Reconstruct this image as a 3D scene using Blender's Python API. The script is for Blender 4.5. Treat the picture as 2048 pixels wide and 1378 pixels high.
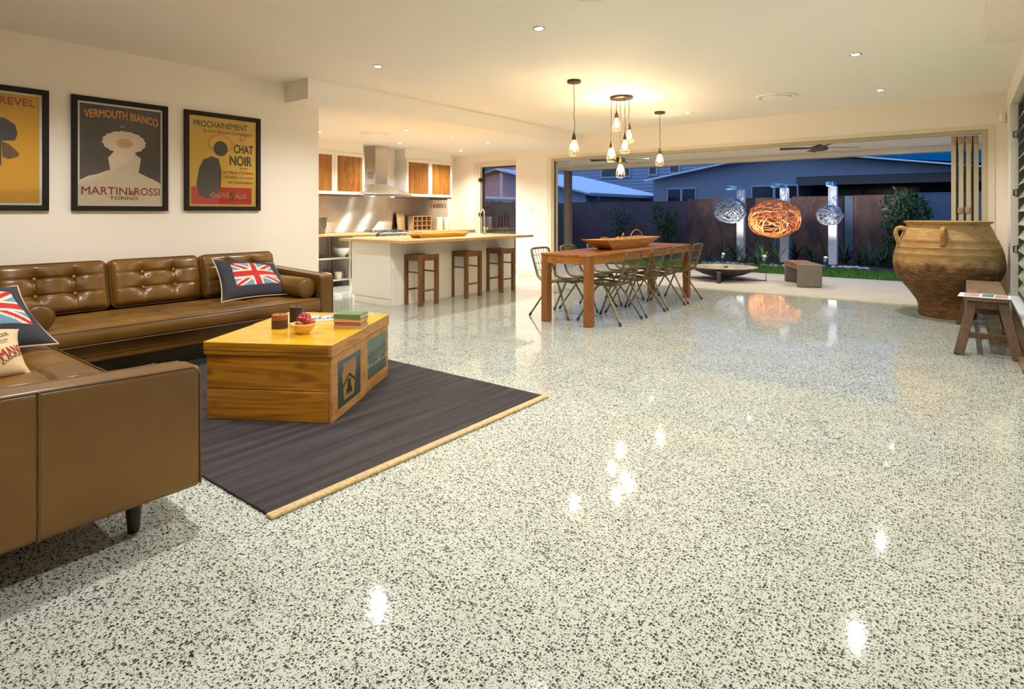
import bpy, bmesh, math, random
from mathutils import Vector, Matrix, Euler
PI = math.pi
for o in list(bpy.data.objects): bpy.data.objects.remove(o, do_unlink=True)
SC = bpy.context.scene
COL = SC.collection
# ------------------------------------------------------------------ camera
cam_d = bpy.data.cameras.new('camera'); cam = bpy.data.objects.new('camera', cam_d); COL.objects.link(cam)
cam.location = (0, 0, 1.27); cam.rotation_euler = (PI/2, 0, math.radians(37.75))
cam_d.sensor_width = 36; cam_d.lens = 36*1170/2048; cam_d.shift_y = -(689-426)/2048
cam_d.clip_start = .05; cam_d.clip_end = 200
SC.camera = cam
# ------------------------------------------------------------------ view
SC.view_settings.view_transform = 'Standard'; SC.view_settings.look = 'None'
SC.view_settings.gamma = 1; SC.view_settings.exposure = 0.15; SC.view_settings.use_curve_mapping = False
SC.cycles.use_denoising = True
SC.cycles.max_bounces = 10; SC.cycles.diffuse_bounces = 6; SC.cycles.glossy_bounces = 4
SC.cycles.transparent_max_bounces = 16; SC.cycles.sample_clamp_indirect = 6.0
SC.cycles.caustics_reflective = False; SC.cycles.caustics_refractive = False
# ------------------------------------------------------------------ dusk sky
W = bpy.data.worlds.new('dusk_sky'); SC.world = W; W.use_nodes = True
nt = W.node_tree; nt.nodes.clear()
_o = nt.nodes.new('ShaderNodeOutputWorld'); _b = nt.nodes.new('ShaderNodeBackground')
_g = nt.nodes.new('ShaderNodeTexCoord'); _s = nt.nodes.new('ShaderNodeSeparateXYZ')
_m = nt.nodes.new('ShaderNodeMath'); _m.operation = 'MULTIPLY_ADD'; _m.inputs[1].default_value = -.55
_r = nt.nodes.new('ShaderNodeValToRGB'); _r.color_ramp.elements[0].position = 0.0; _r.color_ramp.elements[1].position = 1.0
_r.color_ramp.elements[0].color = (.001, .066, .26, 1); _r.color_ramp.elements[1].color = (.48, .86, 1.75, 1)
nt.links.new(_g.outputs['Generated'], _s.inputs[0]); nt.links.new(_s.outputs['Y'], _m.inputs[0]); nt.links.new(_s.outputs['Z'], _m.inputs[2])
nt.links.new(_m.outputs[0], _r.inputs[0]); nt.links.new(_r.outputs[0], _b.inputs[0]); nt.links.new(_b.outputs[0], _o.inputs[0])
_b.inputs[1].default_value = 1.0
# ------------------------------------------------------------------ light levels
DOWN_COL = (1.0, .99, .945); DOWN_W = 140
KIT_COL = (1.0, .965, .90); KIT_W = 152
PEND_COL = (1.0, .71, .41); PEND_W = 150
PATIO_COL = (1.0, .93, .80); PATIO_W = 80

def lamp(kind, loc, energy, color, aim=(0, 0, -1), angle=110, blend=.6, size=.03, parent=None, name='lamp'):
    d = bpy.data.lights.new(name, kind); d.energy = energy; d.color = color; d.shadow_soft_size = size
    if kind == 'SPOT': d.spot_size = math.radians(angle); d.spot_blend = blend
    o = bpy.data.objects.new(name, d); COL.objects.link(o); o.location = loc
    o.rotation_euler = Vector(aim).to_track_quat('-Z', 'Y').to_euler()
    if parent: o.parent = parent
    return o

# ------------------------------------------------------------------ mesh builder
class MB:
    def __init__(s): s.v = []; s.f = []; s.c = []
    def add(s, vs, fs, M=None, col=None):
        b = len(s.v)
        s.v += [tuple(M @ Vector(p)) if M else tuple(p) for p in vs]
        s.f += [tuple(b+i for i in f) for f in fs]; s.c += [col]*len(fs); return s
    def box(s, x0, x1, y0, y1, z0, z1, M=None, col=None):
        vs = [(x, y, z) for z in (z0, z1) for y in (y0, y1) for x in (x0, x1)]
        return s.add(vs, [(0,2,3,1),(4,5,7,6),(0,1,5,4),(2,6,7,3),(0,4,6,2),(1,3,7,5)], M, col)
    def hexa(s, bot, top, M=None, col=None):
        return s.add(list(bot)+list(top), [(3,2,1,0),(4,5,6,7),(0,1,5,4),(1,2,6,5),(2,3,7,6),(3,0,4,7)], M, col)
    def bar(s, a, b, wx, wy=None, up=(0,0,1), M=None):
        a = Vector(a); b = Vector(b); d = (b-a).normalized(); wy = wy or wx
        x = Vector(up).cross(d)
        if x.length < 1e-4: x = Vector((1,0,0)).cross(d) if abs(d.x) < .9 else Vector((0,1,0)).cross(d)
        x.normalize(); y = d.cross(x)
        q = [(-1,-1),(1,-1),(1,1),(-1,1)]
        return s.hexa([a+x*(i*wx/2)+y*(j*wy/2) for i,j in q], [b+x*(i*wx/2)+y*(j*wy/2) for i,j in q], M)
    def tube(s, pts, r, n=8, closed=False, M=None, col=None):
        pts = [Vector(p) for p in pts]; N = len(pts)
        rs = r if isinstance(r, (list, tuple)) else [r]*N
        vs = []; fs = []; prev = None
        for i, p in enumerate(pts):
            if closed: t = pts[(i+1) % N]-pts[i-1]
            else: t = pts[min(i+1, N-1)]-pts[max(i-1, 0)]
            t = t.normalized() if t.length > 1e-9 else Vector((0,0,1))
            if prev is None:
                a = Vector((0,0,1)) if abs(t.z) < .9 else Vector((1,0,0)); x = a.cross(t).normalized()
            else:
                x = prev-t*prev.dot(t); x = x.normalized() if x.length > 1e-6 else prev
            prev = x; y = t.cross(x)
            vs += [p+(x*math.cos(2*PI*k/n)+y*math.sin(2*PI*k/n))*rs[i] for k in range(n)]
        for i in range(N if closed else N-1):
            j = (i+1) % N
            fs += [(i*n+k, i*n+(k+1) % n, j*n+(k+1) % n, j*n+k) for k in range(n)]
        if not closed: fs += [tuple(range(n))[::-1], tuple((N-1)*n+k for k in range(n))]
        return s.add(vs, fs, M, col)
    def cyl(s, c, r, h, n=24, r2=None, M=None, col=None):
        r2 = r if r2 is None else r2
        return s.lathe([(0, 0), (r, 0), (r2, h), (0, h)], n, Matrix.Translation(c) if M is None else M @ Matrix.Translation(c), col)
    def lathe(s, prof, n=32, M=None, col=None):
        vs = []; fs = []; ids = []
        for r, z in prof:
            if r < 1e-6: ids.append([len(vs)]*n); vs.append((0, 0, z))
            else:
                ids.append(list(range(len(vs), len(vs)+n)))
                vs += [(r*math.cos(2*PI*k/n), r*math.sin(2*PI*k/n), z) for k in range(n)]
        for a, b in zip(ids, ids[1:]):
            for k in range(n):
                q = [a[k], a[(k+1) % n], b[(k+1) % n], b[k]]; u = []
                for i in q:
                    if i not in u: u.append(i)
                if len(u) > 2: fs.append(tuple(u))
        return s.add(vs, fs, M, col)
    def prism(s, poly, z0, z1, M=None, col=None):
        n = len(poly)
        vs = [(x, y, z0) for x, y in poly]+[(x, y, z1) for x, y in poly]
        fs = [tuple(range(n))[::-1], tuple(range(n, 2*n))]+[(i, (i+1) % n, n+(i+1) % n, n+i) for i in range(n)]
        return s.add(vs, fs, M, col)
    def grid(s, fn, nu, nv, colfn=None, flip=False, closeu=False):
        b = len(s.v); mu = nu if closeu else nu+1
        for j in range(nv+1):
            for i in range(mu): s.v.append(tuple(fn(i/nu, j/nv)))
        for j in range(nv):
            for i in range(nu):
                i2 = (i+1) % mu
                q = (b+j*mu+i, b+j*mu+i2, b+(j+1)*mu+i2, b+(j+1)*mu+i)
                s.f.append(q[::-1] if flip else q)
                s.c.append(colfn((i+.5)/nu, (j+.5)/nv) if colfn else None)
        return s
    def build(s, name, mat, parent=None, bevel=0, ang=40, smooth=True, merge=0, seg=2, sub=0):
        me = bpy.data.meshes.new(name); me.from_pydata(s.v, [], s.f)
        if any(c is not None for c in s.c):
            ca = me.color_attributes.new('Col', 'FLOAT_COLOR', 'CORNER'); k = 0
            for f, c in zip(s.f, s.c):
                c = c or (.5, .5, .5)
                for _ in f: ca.data[k].color = (*c[:3], 1); k += 1
        bm = bmesh.new(); bm.from_mesh(me)
        if merge: bmesh.ops.remove_doubles(bm, verts=bm.verts, dist=merge)
        bmesh.ops.recalc_face_normals(bm, faces=bm.faces); bm.to_mesh(me); bm.free()
        if smooth:
            me.polygons.foreach_set('use_smooth', [True]*len(me.polygons))
            me.set_sharp_from_angle(angle=math.radians(ang))
        o = bpy.data.objects.new(name, me); COL.objects.link(o)
        if mat: me.materials.append(mat)
        if parent: o.parent = parent
        if bevel:
            b = o.modifiers.new('bevel', 'BEVEL'); b.width = bevel; b.segments = seg; b.limit_method = 'ANGLE'; b.angle_limit = math.radians(40)
        if sub:
            b = o.modifiers.new('sub', 'SUBSURF'); b.levels = sub; b.render_levels = sub
        return o

def tag(o, label, cat, group=None, kind=None):
    o['label'] = label; o['category'] = cat
    if group: o['group'] = group
    if kind: o['kind'] = kind
    return o
def thing(name, label, cat, loc=(0,0,0), rz=0, group=None):
    o = bpy.data.objects.new(name, None); COL.objects.link(o); o.empty_display_size = .1
    o.location = loc; o.rotation_euler = (0, 0, rz); return tag(o, label, cat, group)
def struct(o): o['kind'] = 'structure'; return o
def dup(root, loc, rz=None, label=None):
    def cp(o, par):
        c = o.copy(); COL.objects.link(c)
        if par: c.parent = par
        for ch in list(o.children): cp(ch, c)
        return c
    r = cp(root, None); r.location = loc
    if rz is not None: r.rotation_euler = (0, 0, rz)
    if label: r['label'] = label
    return r
def lerp(a, b, t): return a+(b-a)*t
def catmull(P, n=6, closed=False):
    P = [Vector(p) for p in P]; out = []; N = len(P)
    for i in range(N if closed else N-1):
        g = (lambda k: P[k % N]) if closed else (lambda k: P[min(max(k, 0), N-1)])
        a, b, c, d = g(i-1), g(i), g(i+1), g(i+2)
        for k in range(n):
            t = k/n
            out.append(.5*((2*b)+(c-a)*t+(2*a-5*b+4*c-d)*t*t+(3*b-a-3*c+d)*t**3))
    if not closed: out.append(P[-1])
    return out
def rrect(w, h, r, n=5):
    out = []
    for cx, cy, a0 in ((w/2-r, h/2-r, 0), (-w/2+r, h/2-r, PI/2), (-w/2+r, -h/2+r, PI), (w/2-r, -h/2+r, 1.5*PI)):
        out += [(cx+r*math.cos(a0+PI/2*k/n), cy+r*math.sin(a0+PI/2*k/n)) for k in range(n+1)]
    return out
def text_polys(s, bold=0.0):
    cu = bpy.data.curves.new('t', 'FONT'); cu.body = s; cu.size = 1; cu.offset = bold; cu.resolution_u = 3
    ob = bpy.data.objects.new('t', cu); COL.objects.link(ob)
    dg = bpy.context.evaluated_depsgraph_get(); me = bpy.data.meshes.new_from_object(ob.evaluated_get(dg))
    vs = [v.co.copy() for v in me.vertices]; fs = [tuple(p.vertices) for p in me.polygons]
    bpy.data.objects.remove(ob); bpy.data.curves.remove(cu); bpy.data.meshes.remove(me)
    x0 = min(v.x for v in vs); x1 = max(v.x for v in vs); y0 = min(v.y for v in vs); y1 = max(v.y for v in vs)
    return [((v.x-x0)/(x1-x0), (v.y-y0)/(y1-y0)) for v in vs], fs
def put_text(mb, s, rect, fn, bold=0.0, warp=None, col=None, nrm=(0, 0, 0)):
    """letters of s squeezed in the (u0,u1,v0,v1) rectangle, then fn(u,v) gives the point in space"""
    p, fs = text_polys(s); u0, u1, v0, v1 = rect; e = bold*(v1-v0)*1.6
    for k, (du, dv) in enumerate(((-e, 0), (e, 0), (0, e), (0, -e)) if bold else ((0, 0),)):
        vs = []; off = Vector(nrm)*k
        for a, b in p:
            u = lerp(u0, u1, a)+du; v = lerp(v0, v1, b)+dv
            if warp: u, v = warp(u, v)
            vs.append(Vector(fn(u, v))+off)
        mb.add(vs, fs, None, col)
    return mb
# ------------------------------------------------------------------ materials
def srgb(r, g, b):
    f = lambda c: (c/255/12.92) if c/255 <= .04045 else ((c/255+.055)/1.055)**2.4
    return (f(r), f(g), f(b), 1)
class NT:
    def __init__(s, name):
        s.m = bpy.data.materials.new(name); s.m.use_nodes = True; s.t = s.m.node_tree
        s.p = s.t.nodes['Principled BSDF']; s.out = s.t.nodes['Material Output']
    def n(s, t, **k):
        n = s.t.nodes.new('ShaderNode'+t)
        for a, v in k.items(): setattr(n, a, v)
        return n
    def l(s, a, b): s.t.links.new(a, b)
    def set(s, **k):
        for a, v in k.items(): s.p.inputs[a.replace('_', ' ')].default_value = v
    def coords(s, scale=(1,1,1), rnd=True, kind='Object', rot=(0,0,0)):
        c = s.n('TexCoord'); mp = s.n('Mapping'); mp.inputs['Scale'].default_value = scale; mp.inputs['Rotation'].default_value = rot
        s.l(c.outputs[kind], mp.inputs['Vector'])
        if rnd:
            oi = s.n('ObjectInfo'); ml = s.n('VectorMath', operation='MULTIPLY_ADD')
            cb = s.n('CombineXYZ'); s.l(oi.outputs['Random'], cb.inputs[0]); s.l(oi.outputs['Random'], cb.inputs[1]); s.l(oi.outputs['Random'], cb.inputs[2])
            s.l(cb.outputs[0], ml.inputs[0]); ml.inputs[1].default_value = (37, 23, 51); s.l(mp.outputs[0], ml.inputs[2])
            return ml.outputs[0]
        return mp.outputs[0]
    def noise(s, vec, scale, detail=4, rough=.55, dist=0):
        n = s.n('TexNoise'); n.inputs['Scale'].default_value = scale; n.inputs['Detail'].default_value = detail
        n.inputs['Roughness'].default_value = rough; n.inputs['Distortion'].default_value = dist; s.l(vec, n.inputs['Vector'])
        return n.outputs['Fac']
    def ramp(s, fac, stops):
        r = s.n('ValToRGB'); e = r.color_ramp.elements
        while len(e) < len(stops): e.new(.5)
        for i, (p, c) in enumerate(stops): e[i].position = p; e[i].color = c if len(c) == 4 else (*c, 1)
        s.l(fac, r.inputs[0]); return r.outputs[0]
    def mix(s, fac, a, b, mode='MIX'):
        m = s.n('Mix', data_type='RGBA', blend_type=mode)
        for sock, v in ((m.inputs[0], fac), (m.inputs[6], a), (m.inputs[7], b)):
            if hasattr(v, 'links'): s.l(v, sock)
            else: sock.default_value = v
        return m.outputs[2]
    def math(s, op, a, b=0.0, c=0.0):
        m = s.n('Math', operation=op)
        for i, v in enumerate((a, b, c)):
            if hasattr(v, 'links'): s.l(v, m.inputs[i])
            else: m.inputs[i].default_value = v
        return m.outputs[0]
    def bump(s, h, strength=.2, dist=.01):
        b = s.n('Bump'); b.inputs['Strength'].default_value = strength; b.inputs['Distance'].default_value = dist
        s.l(h, b.inputs['Height']); s.l(b.outputs[0], s.p.inputs['Normal'])
    def color(s, sock): s.l(sock, s.p.inputs['Base Color'])
MATS = {}
def plain(name, col, rough=.5, metal=0, var=.0, scale=6, bump=0, bscale=60, coat=0, spec=.5):
    """one colour with a soft procedural mottle and fine bump"""
    if name in MATS: return MATS[name]
    t = NT(name); t.set(Roughness=rough, Metallic=metal, Coat_Weight=coat); t.p.inputs['Specular IOR Level'].default_value = spec
    v = t.coords(); n = t.noise(v, scale)
    lo = tuple(c*(1-var) for c in col[:3])+(1,); hi = tuple(min(1, c*(1+var)) for c in col[:3])+(1,)
    t.color(t.ramp(n, [(.3, lo), (.7, hi)]))
    if bump: t.bump(t.noise(v, bscale, 3), bump, .004)
    MATS[name] = t.m; return t.m
def wood(name, c1, c2, c3, axis=0, rough=.45, scale=1.0, knots=0.0, coat=0, bump=.08, ring=9):
    if name in MATS: return MATS[name]
    t = NT(name); t.set(Roughness=rough, Coat_Weight=coat)
    sc = [ring*scale]*3; sc[axis] = .9*scale
    v = t.coords(tuple(sc)); n1 = t.noise(v, 1.0, 5, .6, 1.2)
    scw = [ring*scale*.55]*3; scw[axis] = .55*scale; wv_ = t.coords(tuple(scw)); w_ = t.noise(wv_, 1.3, 2, .5, 2.2)
    w = t.math('ADD', t.math('MULTIPLY', t.math('SINE', t.math('MULTIPLY', w_, 34.0)), .5), .5)
    sc2 = [90*scale]*3; sc2[axis] = 2.5*scale
    v2 = t.coords(tuple(sc2)); fine = t.noise(v2, 1.0, 3, .6)
    f = t.math('MULTIPLY_ADD', w, .22, t.math('MULTIPLY', n1, .78))
    f = t.math('ADD', f, t.math('MULTIPLY_ADD', fine, .22, -.11))
    c = t.ramp(f, [(.22, c1), (.5, c2), (.78, c3)])
    if knots:
        kv = [4.6*scale]*3; kv[axis] = 2.6*scale
        vo = t.n('TexVoronoi'); vo.inputs['Scale'].default_value = 1.6; t.l(t.coords(tuple(kv)), vo.inputs['Vector'])
        k = t.ramp(vo.outputs['Distance'], [(.0, (1,1,1,1)), (.09, (.75,.75,.75,1)), (.26, (0,0,0,1))])
        c = t.mix(t.math('MULTIPLY', k, knots), c, tuple(x*.35 for x in c1[:3])+(1,))
    t.color(c)
    if bump: t.bump(fine, bump, .003)
    MATS[name] = t.m; return t.m
def emis(name, col, strength):
    t = NT(name); t.set(Base_Color=(*col, 1), Roughness=.4); t.p.inputs['Emission Color'].default_value = (*col, 1)
    t.p.inputs['Emission Strength'].default_value = strength; return t.m
def vcol(name, rough=.8, sheen=0, bump=0, bscale=300):
    t = NT(name); t.set(Roughness=rough); a = t.n('VertexColor', layer_name='Col'); v = t.coords()
    n = t.noise(v, 40, 3); t.color(t.mix(.35, a.outputs[0], t.mix(1.0, a.outputs[0], t.ramp(n, [(.3, (.6,.6,.6,1)), (.7, (1.25,1.25,1.25,1))]), 'MULTIPLY')))
    if bump: t.bump(t.noise(v, bscale, 2), bump, .003)
    return t.m
def glass_mat(name, tint=(1,1,1), refl=1.0, rough=.0):
    t = NT(name); t.t.nodes.remove(t.p); tr = t.n('BsdfTransparent'); tr.inputs[0].default_value = (*tint, 1)
    gl = t.n('BsdfGlossy'); gl.inputs['Roughness'].default_value = rough; fr = t.n('Fresnel'); fr.inputs[0].default_value = 1.5
    mx = t.n('MixShader'); t.l(t.math('MULTIPLY', fr.outputs[0], refl), mx.inputs[0]); t.l(tr.outputs[0], mx.inputs[1]); t.l(gl.outputs[0], mx.inputs[2])
    t.l(mx.outputs[0], t.out.inputs[0]); return t.m

M_wall = plain('cream_wall_paint', (.88, .80, .70), .6, var=.015, scale=.8, bump=.03, bscale=140)
M_ceil = plain('white_ceiling_paint', (.92, .87, .80), .7, var=.01, scale=.5)
M_white = plain('white_gloss_paint', (.80, .76, .69), .35, var=.01)
M_kit = plain('kitchen_wall_paint', (.88, .84, .77), .5, var=.01)
M_trim = plain('cream_trim_paint', (.74, .66, .52), .35, var=.01)
M_alum = plain('beige_powdercoat', (.50, .44, .29), .4, var=.02)
M_dark = plain('black_rubber', (.02, .018, .015), .5)
M_black = plain('black_metal', (.02, .02, .02), .35)
M_bronze = plain('dark_bronze', (.10, .065, .035), .4, .6, var=.1)
M_chrome = plain('chrome', (.75, .73, .70), .12, 1.0)
M_hinge = plain('brass_hinge', (.50, .33, .16), .4, .5)
# polished terrazzo
t = NT('polished_terrazzo'); t.set(Roughness=.13, Coat_Weight=.0); t.p.inputs['Specular IOR Level'].default_value = .55
cc = t.n('TexCoord'); base = cc.outputs['Object']
warp = t.n('TexNoise'); warp.inputs['Scale'].default_value = 55; warp.inputs['Detail'].default_value = 1; t.l(base, warp.inputs['Vector'])
wv = t.n('VectorMath', operation='MULTIPLY_ADD'); t.l(warp.outputs['Color'], wv.inputs[0]); wv.inputs[1].default_value = (.013, .013, 0); t.l(base, wv.inputs[2])
def chips(scale, lo, hi, rng):
    vo = t.n('TexVoronoi', voronoi_dimensions='2D', distance='EUCLIDEAN'); vo.inputs['Scale'].default_value = scale; t.l(wv.outputs[0], vo.inputs['Vector'])
    sp = t.n('SeparateColor'); t.l(vo.outputs['Color'], sp.inputs[0])
    th = t.math('MULTIPLY_ADD', sp.outputs[0], hi-lo, lo)
    msk = t.math('GREATER_THAN', t.math('SUBTRACT', th, vo.outputs['Distance']), 0)
    return msk, sp.outputs[1]
big, bc = chips(92, -.22, .50, 1)
sm, smc = chips(180, -.13, .46, 2)
n = t.noise(base, 3, 3); mat_c = t.ramp(n, [(.3, (.495, .53, .475, 1)), (.7, (.57, .605, .545, 1))])
pal = [(.0, (.014, .020, .016, 1)), (.5, (.035, .045, .035, 1)), (.75, (.075, .080, .060, 1)), (.92, (.15, .14, .105, 1)), (1, (.32, .31, .25, 1))]
c = t.mix(sm, mat_c, t.ramp(smc, pal)); c = t.mix(big, c, t.ramp(bc, pal)); t.color(c)
n2 = t.noise(base, 1.7, 3); t.l(t.ramp(n2, [(.35, (.035,.035,.035,1)), (.65, (.065,.065,.065,1))]), t.p.inputs['Roughness'])
M_terrazzo = t.m
M_patio = plain('smooth_concrete_paving', (.50, .46, .39), .55, var=.08, scale=2.5, bump=.05)
M_grassbase = plain('lawn_soil', (.02, .05, .008), .9, var=.3, scale=20)
M_blade = plain('lawn_blades', (.065, .20, .014), .7, var=.35, scale=9)
M_mulch = plain('garden_mulch', (.03, .02, .012), .9, var=.5, scale=25, bump=.5, bscale=40)
# leather
t = NT('brown_leather'); t.set(Roughness=.36); v = t.coords()
n = t.noise(v, 2.2, 3, .5); n2 = t.noise(v, 9, 2)
c = t.ramp(n, [(.1, (.06, .025, .003, 1)), (.5, (.145, .064, .007, 1)), (.9, (.235, .115, .014, 1))])
t.color(t.mix(.10, c, t.ramp(n2, [(.1, (.06,.028,.006,1)), (.9, (.24,.13,.03,1))])))
vo = t.n('TexVoronoi'); vo.inputs['Scale'].default_value = 190; t.l(v, vo.inputs['Vector'])
h = t.math('MULTIPLY_ADD', vo.outputs['Distance'], .25, t.math('MULTIPLY', t.noise(v, 16, 2), .5)); t.bump(h, .16, .003)
t.l(t.ramp(n2, [(.1, (.26,.26,.26,1)), (.9, (.36,.36,.36,1))]), t.p.inputs['Roughness'])
M_leather = t.m
M_pipe = plain('leather_piping', (.12, .056, .010), .45, var=.1)
M_button = plain('leather_button', (.30, .17, .05), .35, var=.1)
M_legdark = wood('dark_turned_wood', (.012,.007,.004,1), (.02,.012,.007,1), (.03,.018,.01,1), 2, .35)
# rug
t = NT('woven_charcoal_wool'); t.set(Roughness=.95); t.p.inputs['Specular IOR Level'].default_value = .1
v = t.coords((1,1,1), False); mp = t.coords((1, 1, 1), False)
w1 = t.n('TexWave', wave_type='BANDS', bands_direction='X'); w1.inputs['Scale'].default_value = 34; w1.inputs['Distortion'].default_value = 1.5; w1.inputs['Detail'].default_value = 1; w1.inputs['Detail Scale'].default_value = 12; t.l(v, w1.inputs['Vector'])
w2 = t.n('TexWave', wave_type='BANDS', bands_direction='Y'); w2.inputs['Scale'].default_value = 46; w2.inputs['Distortion'].default_value = 2; w2.inputs['Detail Scale'].default_value = 9; t.l(v, w2.inputs['Vector'])
hh = t.math('MULTIPLY', w1.outputs['Fac'], t.math('MULTIPLY_ADD', w2.outputs['Fac'], .6, .4))
st = t.noise(t.coords((18, .7, 1), False), 1.0, 3); fz = t.noise(v, 260, 2)
c = t.ramp(st, [(.3, (.040, .035, .038, 1)), (.7, (.080, .070, .072, 1))])
c = t.mix(1.0, c, t.ramp(hh, [(.0, (.45,.45,.45,1)), (.6, (1.5,1.5,1.5,1))]), 'MULTIPLY')
t.color(t.mix(.5, c, t.mix(1.0, c, t.ramp(fz, [(.3, (.5,.5,.5,1)), (.7, (1.8,1.75,1.7,1))]), 'MULTIPLY'))); t.bump(hh, .7, .006); M_rug = t.m
M_jute = plain('jute_binding', (.52, .37, .18), .9, var=.25, scale=60, bump=.5, bscale=120)
M_navy = vcol('navy_wool_cushion', .9, bump=.25)
M_cream_pipe = plain('cream_piping', (.62, .47, .29), .8, var=.1)
M_news = plain('newsprint_canvas', (.58, .43, .24), .85, var=.08, scale=12, bump=.15, bscale=300)
M_red = plain('red_ink', (.38, .035, .02), .8); M_inkblack = plain('faded_black_ink', (.07, .06, .05), .8)
M_pine = wood('honey_pine_boards', (.18,.062,.003,1), (.42,.165,.008,1), (.58,.265,.018,1), 0, .36, 1.0, .85, coat=.15)
M_pinetop = wood('golden_pine_lid', (.50,.235,.006,1), (.64,.345,.008,1), (.74,.44,.018,1), 0, .28, 1.0, .3, coat=.25)
M_pineside = wood('worn_pine_end', (.25,.10,.02,1), (.40,.19,.05,1), (.50,.27,.09,1), 1, .5, 1.2, .4)
M_teak = wood('orange_teak', (.20,.065,.012,1), (.34,.125,.025,1), (.46,.19,.045,1), 1, .32, 1.0, 0, coat=.2)
M_teakleg = wood('teak_leg', (.14,.045,.010,1), (.24,.085,.018,1), (.32,.12,.028,1), 2, .4)
M_stool = wood('brown_stool_timber', (.10,.040,.010,1), (.18,.078,.020,1), (.26,.12,.034,1), 2, .4)
M_counter = wood('blond_timber_worktop', (.44,.25,.09,1), (.58,.35,.13,1), (.66,.43,.19,1), 1, .3, 1.0, 0, coat=.2)
M_cabwood = wood('striped_walnut_panel', (.15,.05,.008,1), (.30,.115,.018,1), (.44,.19,.035,1), 2, .3, .7, coat=.2, ring=16)
M_bowlwood = wood('worn_bowl_wood', (.30,.16,.05,1), (.46,.27,.10,1), (.58,.38,.17,1), 1, .6, 1.2)
M_tray = wood('yellow_tray_wood', (.52,.27,.03,1), (.68,.38,.05,1), (.75,.47,.09,1), 1, .45)
M_benchwood = wood('old_bench_wood', (.055,.026,.009,1), (.10,.05,.018,1), (.16,.085,.034,1), 2, .55, 1.3, ring=24)
M_benchtop = wood('old_bench_top', (.13,.072,.032,1), (.20,.115,.055,1), (.28,.17,.085,1), 1, .5, 1.3, ring=24)
M_cratewood = wood('crate_wood', (.30,.17,.07,1), (.42,.26,.12,1), (.52,.35,.18,1), 2, .6)
# brushed steel
def steel(name, rough, aniso, rot):
    t = NT(name); t.set(Metallic=1.0, Roughness=rough); t.p.inputs['Anisotropic'].default_value = aniso; t.p.inputs['Anisotropic Rotation'].default_value = rot
    v = t.coords((2, 2, 2)); n = t.noise(v, 1.5, 3); t.color(t.ramp(n, [(.3, (.60,.52,.43,1)), (.7, (.72,.65,.55,1))])); return t.m
M_steel = steel('brushed_steel', .3, .6, 0); M_splash = steel('splashback_steel', .46, 1.0, .25)
M_chair = plain('aged_brass_tube', (.17, .135, .075), .38, .75, var=.25, scale=12)
M_wire = plain('aged_brass_wire', (.22, .17, .09), .42, .7, var=.2)
M_foot = plain('chair_rubber_foot', (.03, .025, .02), .6)
# large old clay jar
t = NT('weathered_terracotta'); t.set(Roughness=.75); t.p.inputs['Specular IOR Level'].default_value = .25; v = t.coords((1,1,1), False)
sp = t.n('SeparateXYZ'); t.l(v, sp.inputs[0]); n = t.noise(v, 5, 6, .65); n2 = t.noise(t.coords((1,1,3.5), False), 10, 6, .7)
sand = t.ramp(n2, [(.25, (.27,.145,.042,1)), (.5, (.40,.235,.085,1)), (.75, (.50,.33,.14,1))])
dirt = t.ramp(n2, [(.3, (.05,.023,.008,1)), (.50, (.125,.060,.020,1)), (.64, (.22,.115,.04,1)), (.78, (.40,.28,.15,1))])
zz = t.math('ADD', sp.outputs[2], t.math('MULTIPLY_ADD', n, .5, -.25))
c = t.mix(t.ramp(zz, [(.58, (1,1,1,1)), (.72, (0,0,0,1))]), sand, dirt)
ru = t.ramp(t.noise(v, 2.1, 3), [(.55, (0,0,0,1)), (.66, (1,1,1,1))]); c = t.mix(t.math('MULTIPLY', ru, .45), c, (.30,.13,.02,1)); fk = t.noise(t.coords((1,1,2.2), False), 38, 4, .7); c = t.mix(t.ramp(fk, [(.60, (0,0,0,1)), (.70, (.55,.55,.55,1))]), c, (.46,.34,.20,1)); t.color(c)
rg = t.n('TexWave', wave_type='BANDS', bands_direction='Z'); rg.inputs['Scale'].default_value = 9; rg.inputs['Distortion'].default_value = .8; t.l(v, rg.inputs['Vector'])
t.bump(t.math('MULTIPLY_ADD', rg.outputs['Fac'], .12, n2), .5, .012); M_clay = t.m
M_concrete = plain('grey_concrete', (.22, .19, .155), .8, var=.12, scale=7, bump=.15)
M_firebowl = plain('raw_steel_bowl', (.10, .085, .065), .55, .5, var=.25, scale=5)
M_fireinner = plain('ash_coated_steel', (.36, .31, .24), .7, .2, var=.25, scale=5)
M_copper = plain('copper_wire', (.80, .24, .06), .4, .4, var=.2); M_silver = plain('galvanised_wire', (.26, .27, .29), .4, .5, var=.2)
M_post = plain('white_post_paint', (.90, .86, .83), .55, var=.12, scale=8)
M_arm = plain('blue_grey_steel', (.12, .32, .5), .5, var=.05)
t = NT('rusted_steel_sheet'); t.set(Roughness=.7); v = t.coords((1,1,.5)); n = t.noise(v, 3.0, 6, .65)
t.color(t.ramp(n, [(.3, (.06,.030,.022,1)), (.5, (.14,.064,.038,1)), (.72, (.26,.118,.064,1))])); M_rust = t.m
M_fencegrey = plain('slate_fence_sheet', (.10, .13, .16), .6, var=.1)
M_paling = wood('weathered_paling', (.07,.055,.045,1), (.12,.095,.08,1), (.17,.14,.12,1), 2, .8)
M_cladA = plain('pale_weatherboard', (.30, .31, .36), .7, var=.03); M_cladB = plain('grey_cladding', (.26, .25, .27), .7, var=.04)
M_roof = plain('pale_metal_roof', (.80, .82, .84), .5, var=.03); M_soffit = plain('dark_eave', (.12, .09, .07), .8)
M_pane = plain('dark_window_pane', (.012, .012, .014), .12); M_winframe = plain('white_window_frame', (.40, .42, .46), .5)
M_darkwall = plain('dark_verandah_wall', (.05, .04, .035), .8)
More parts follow.
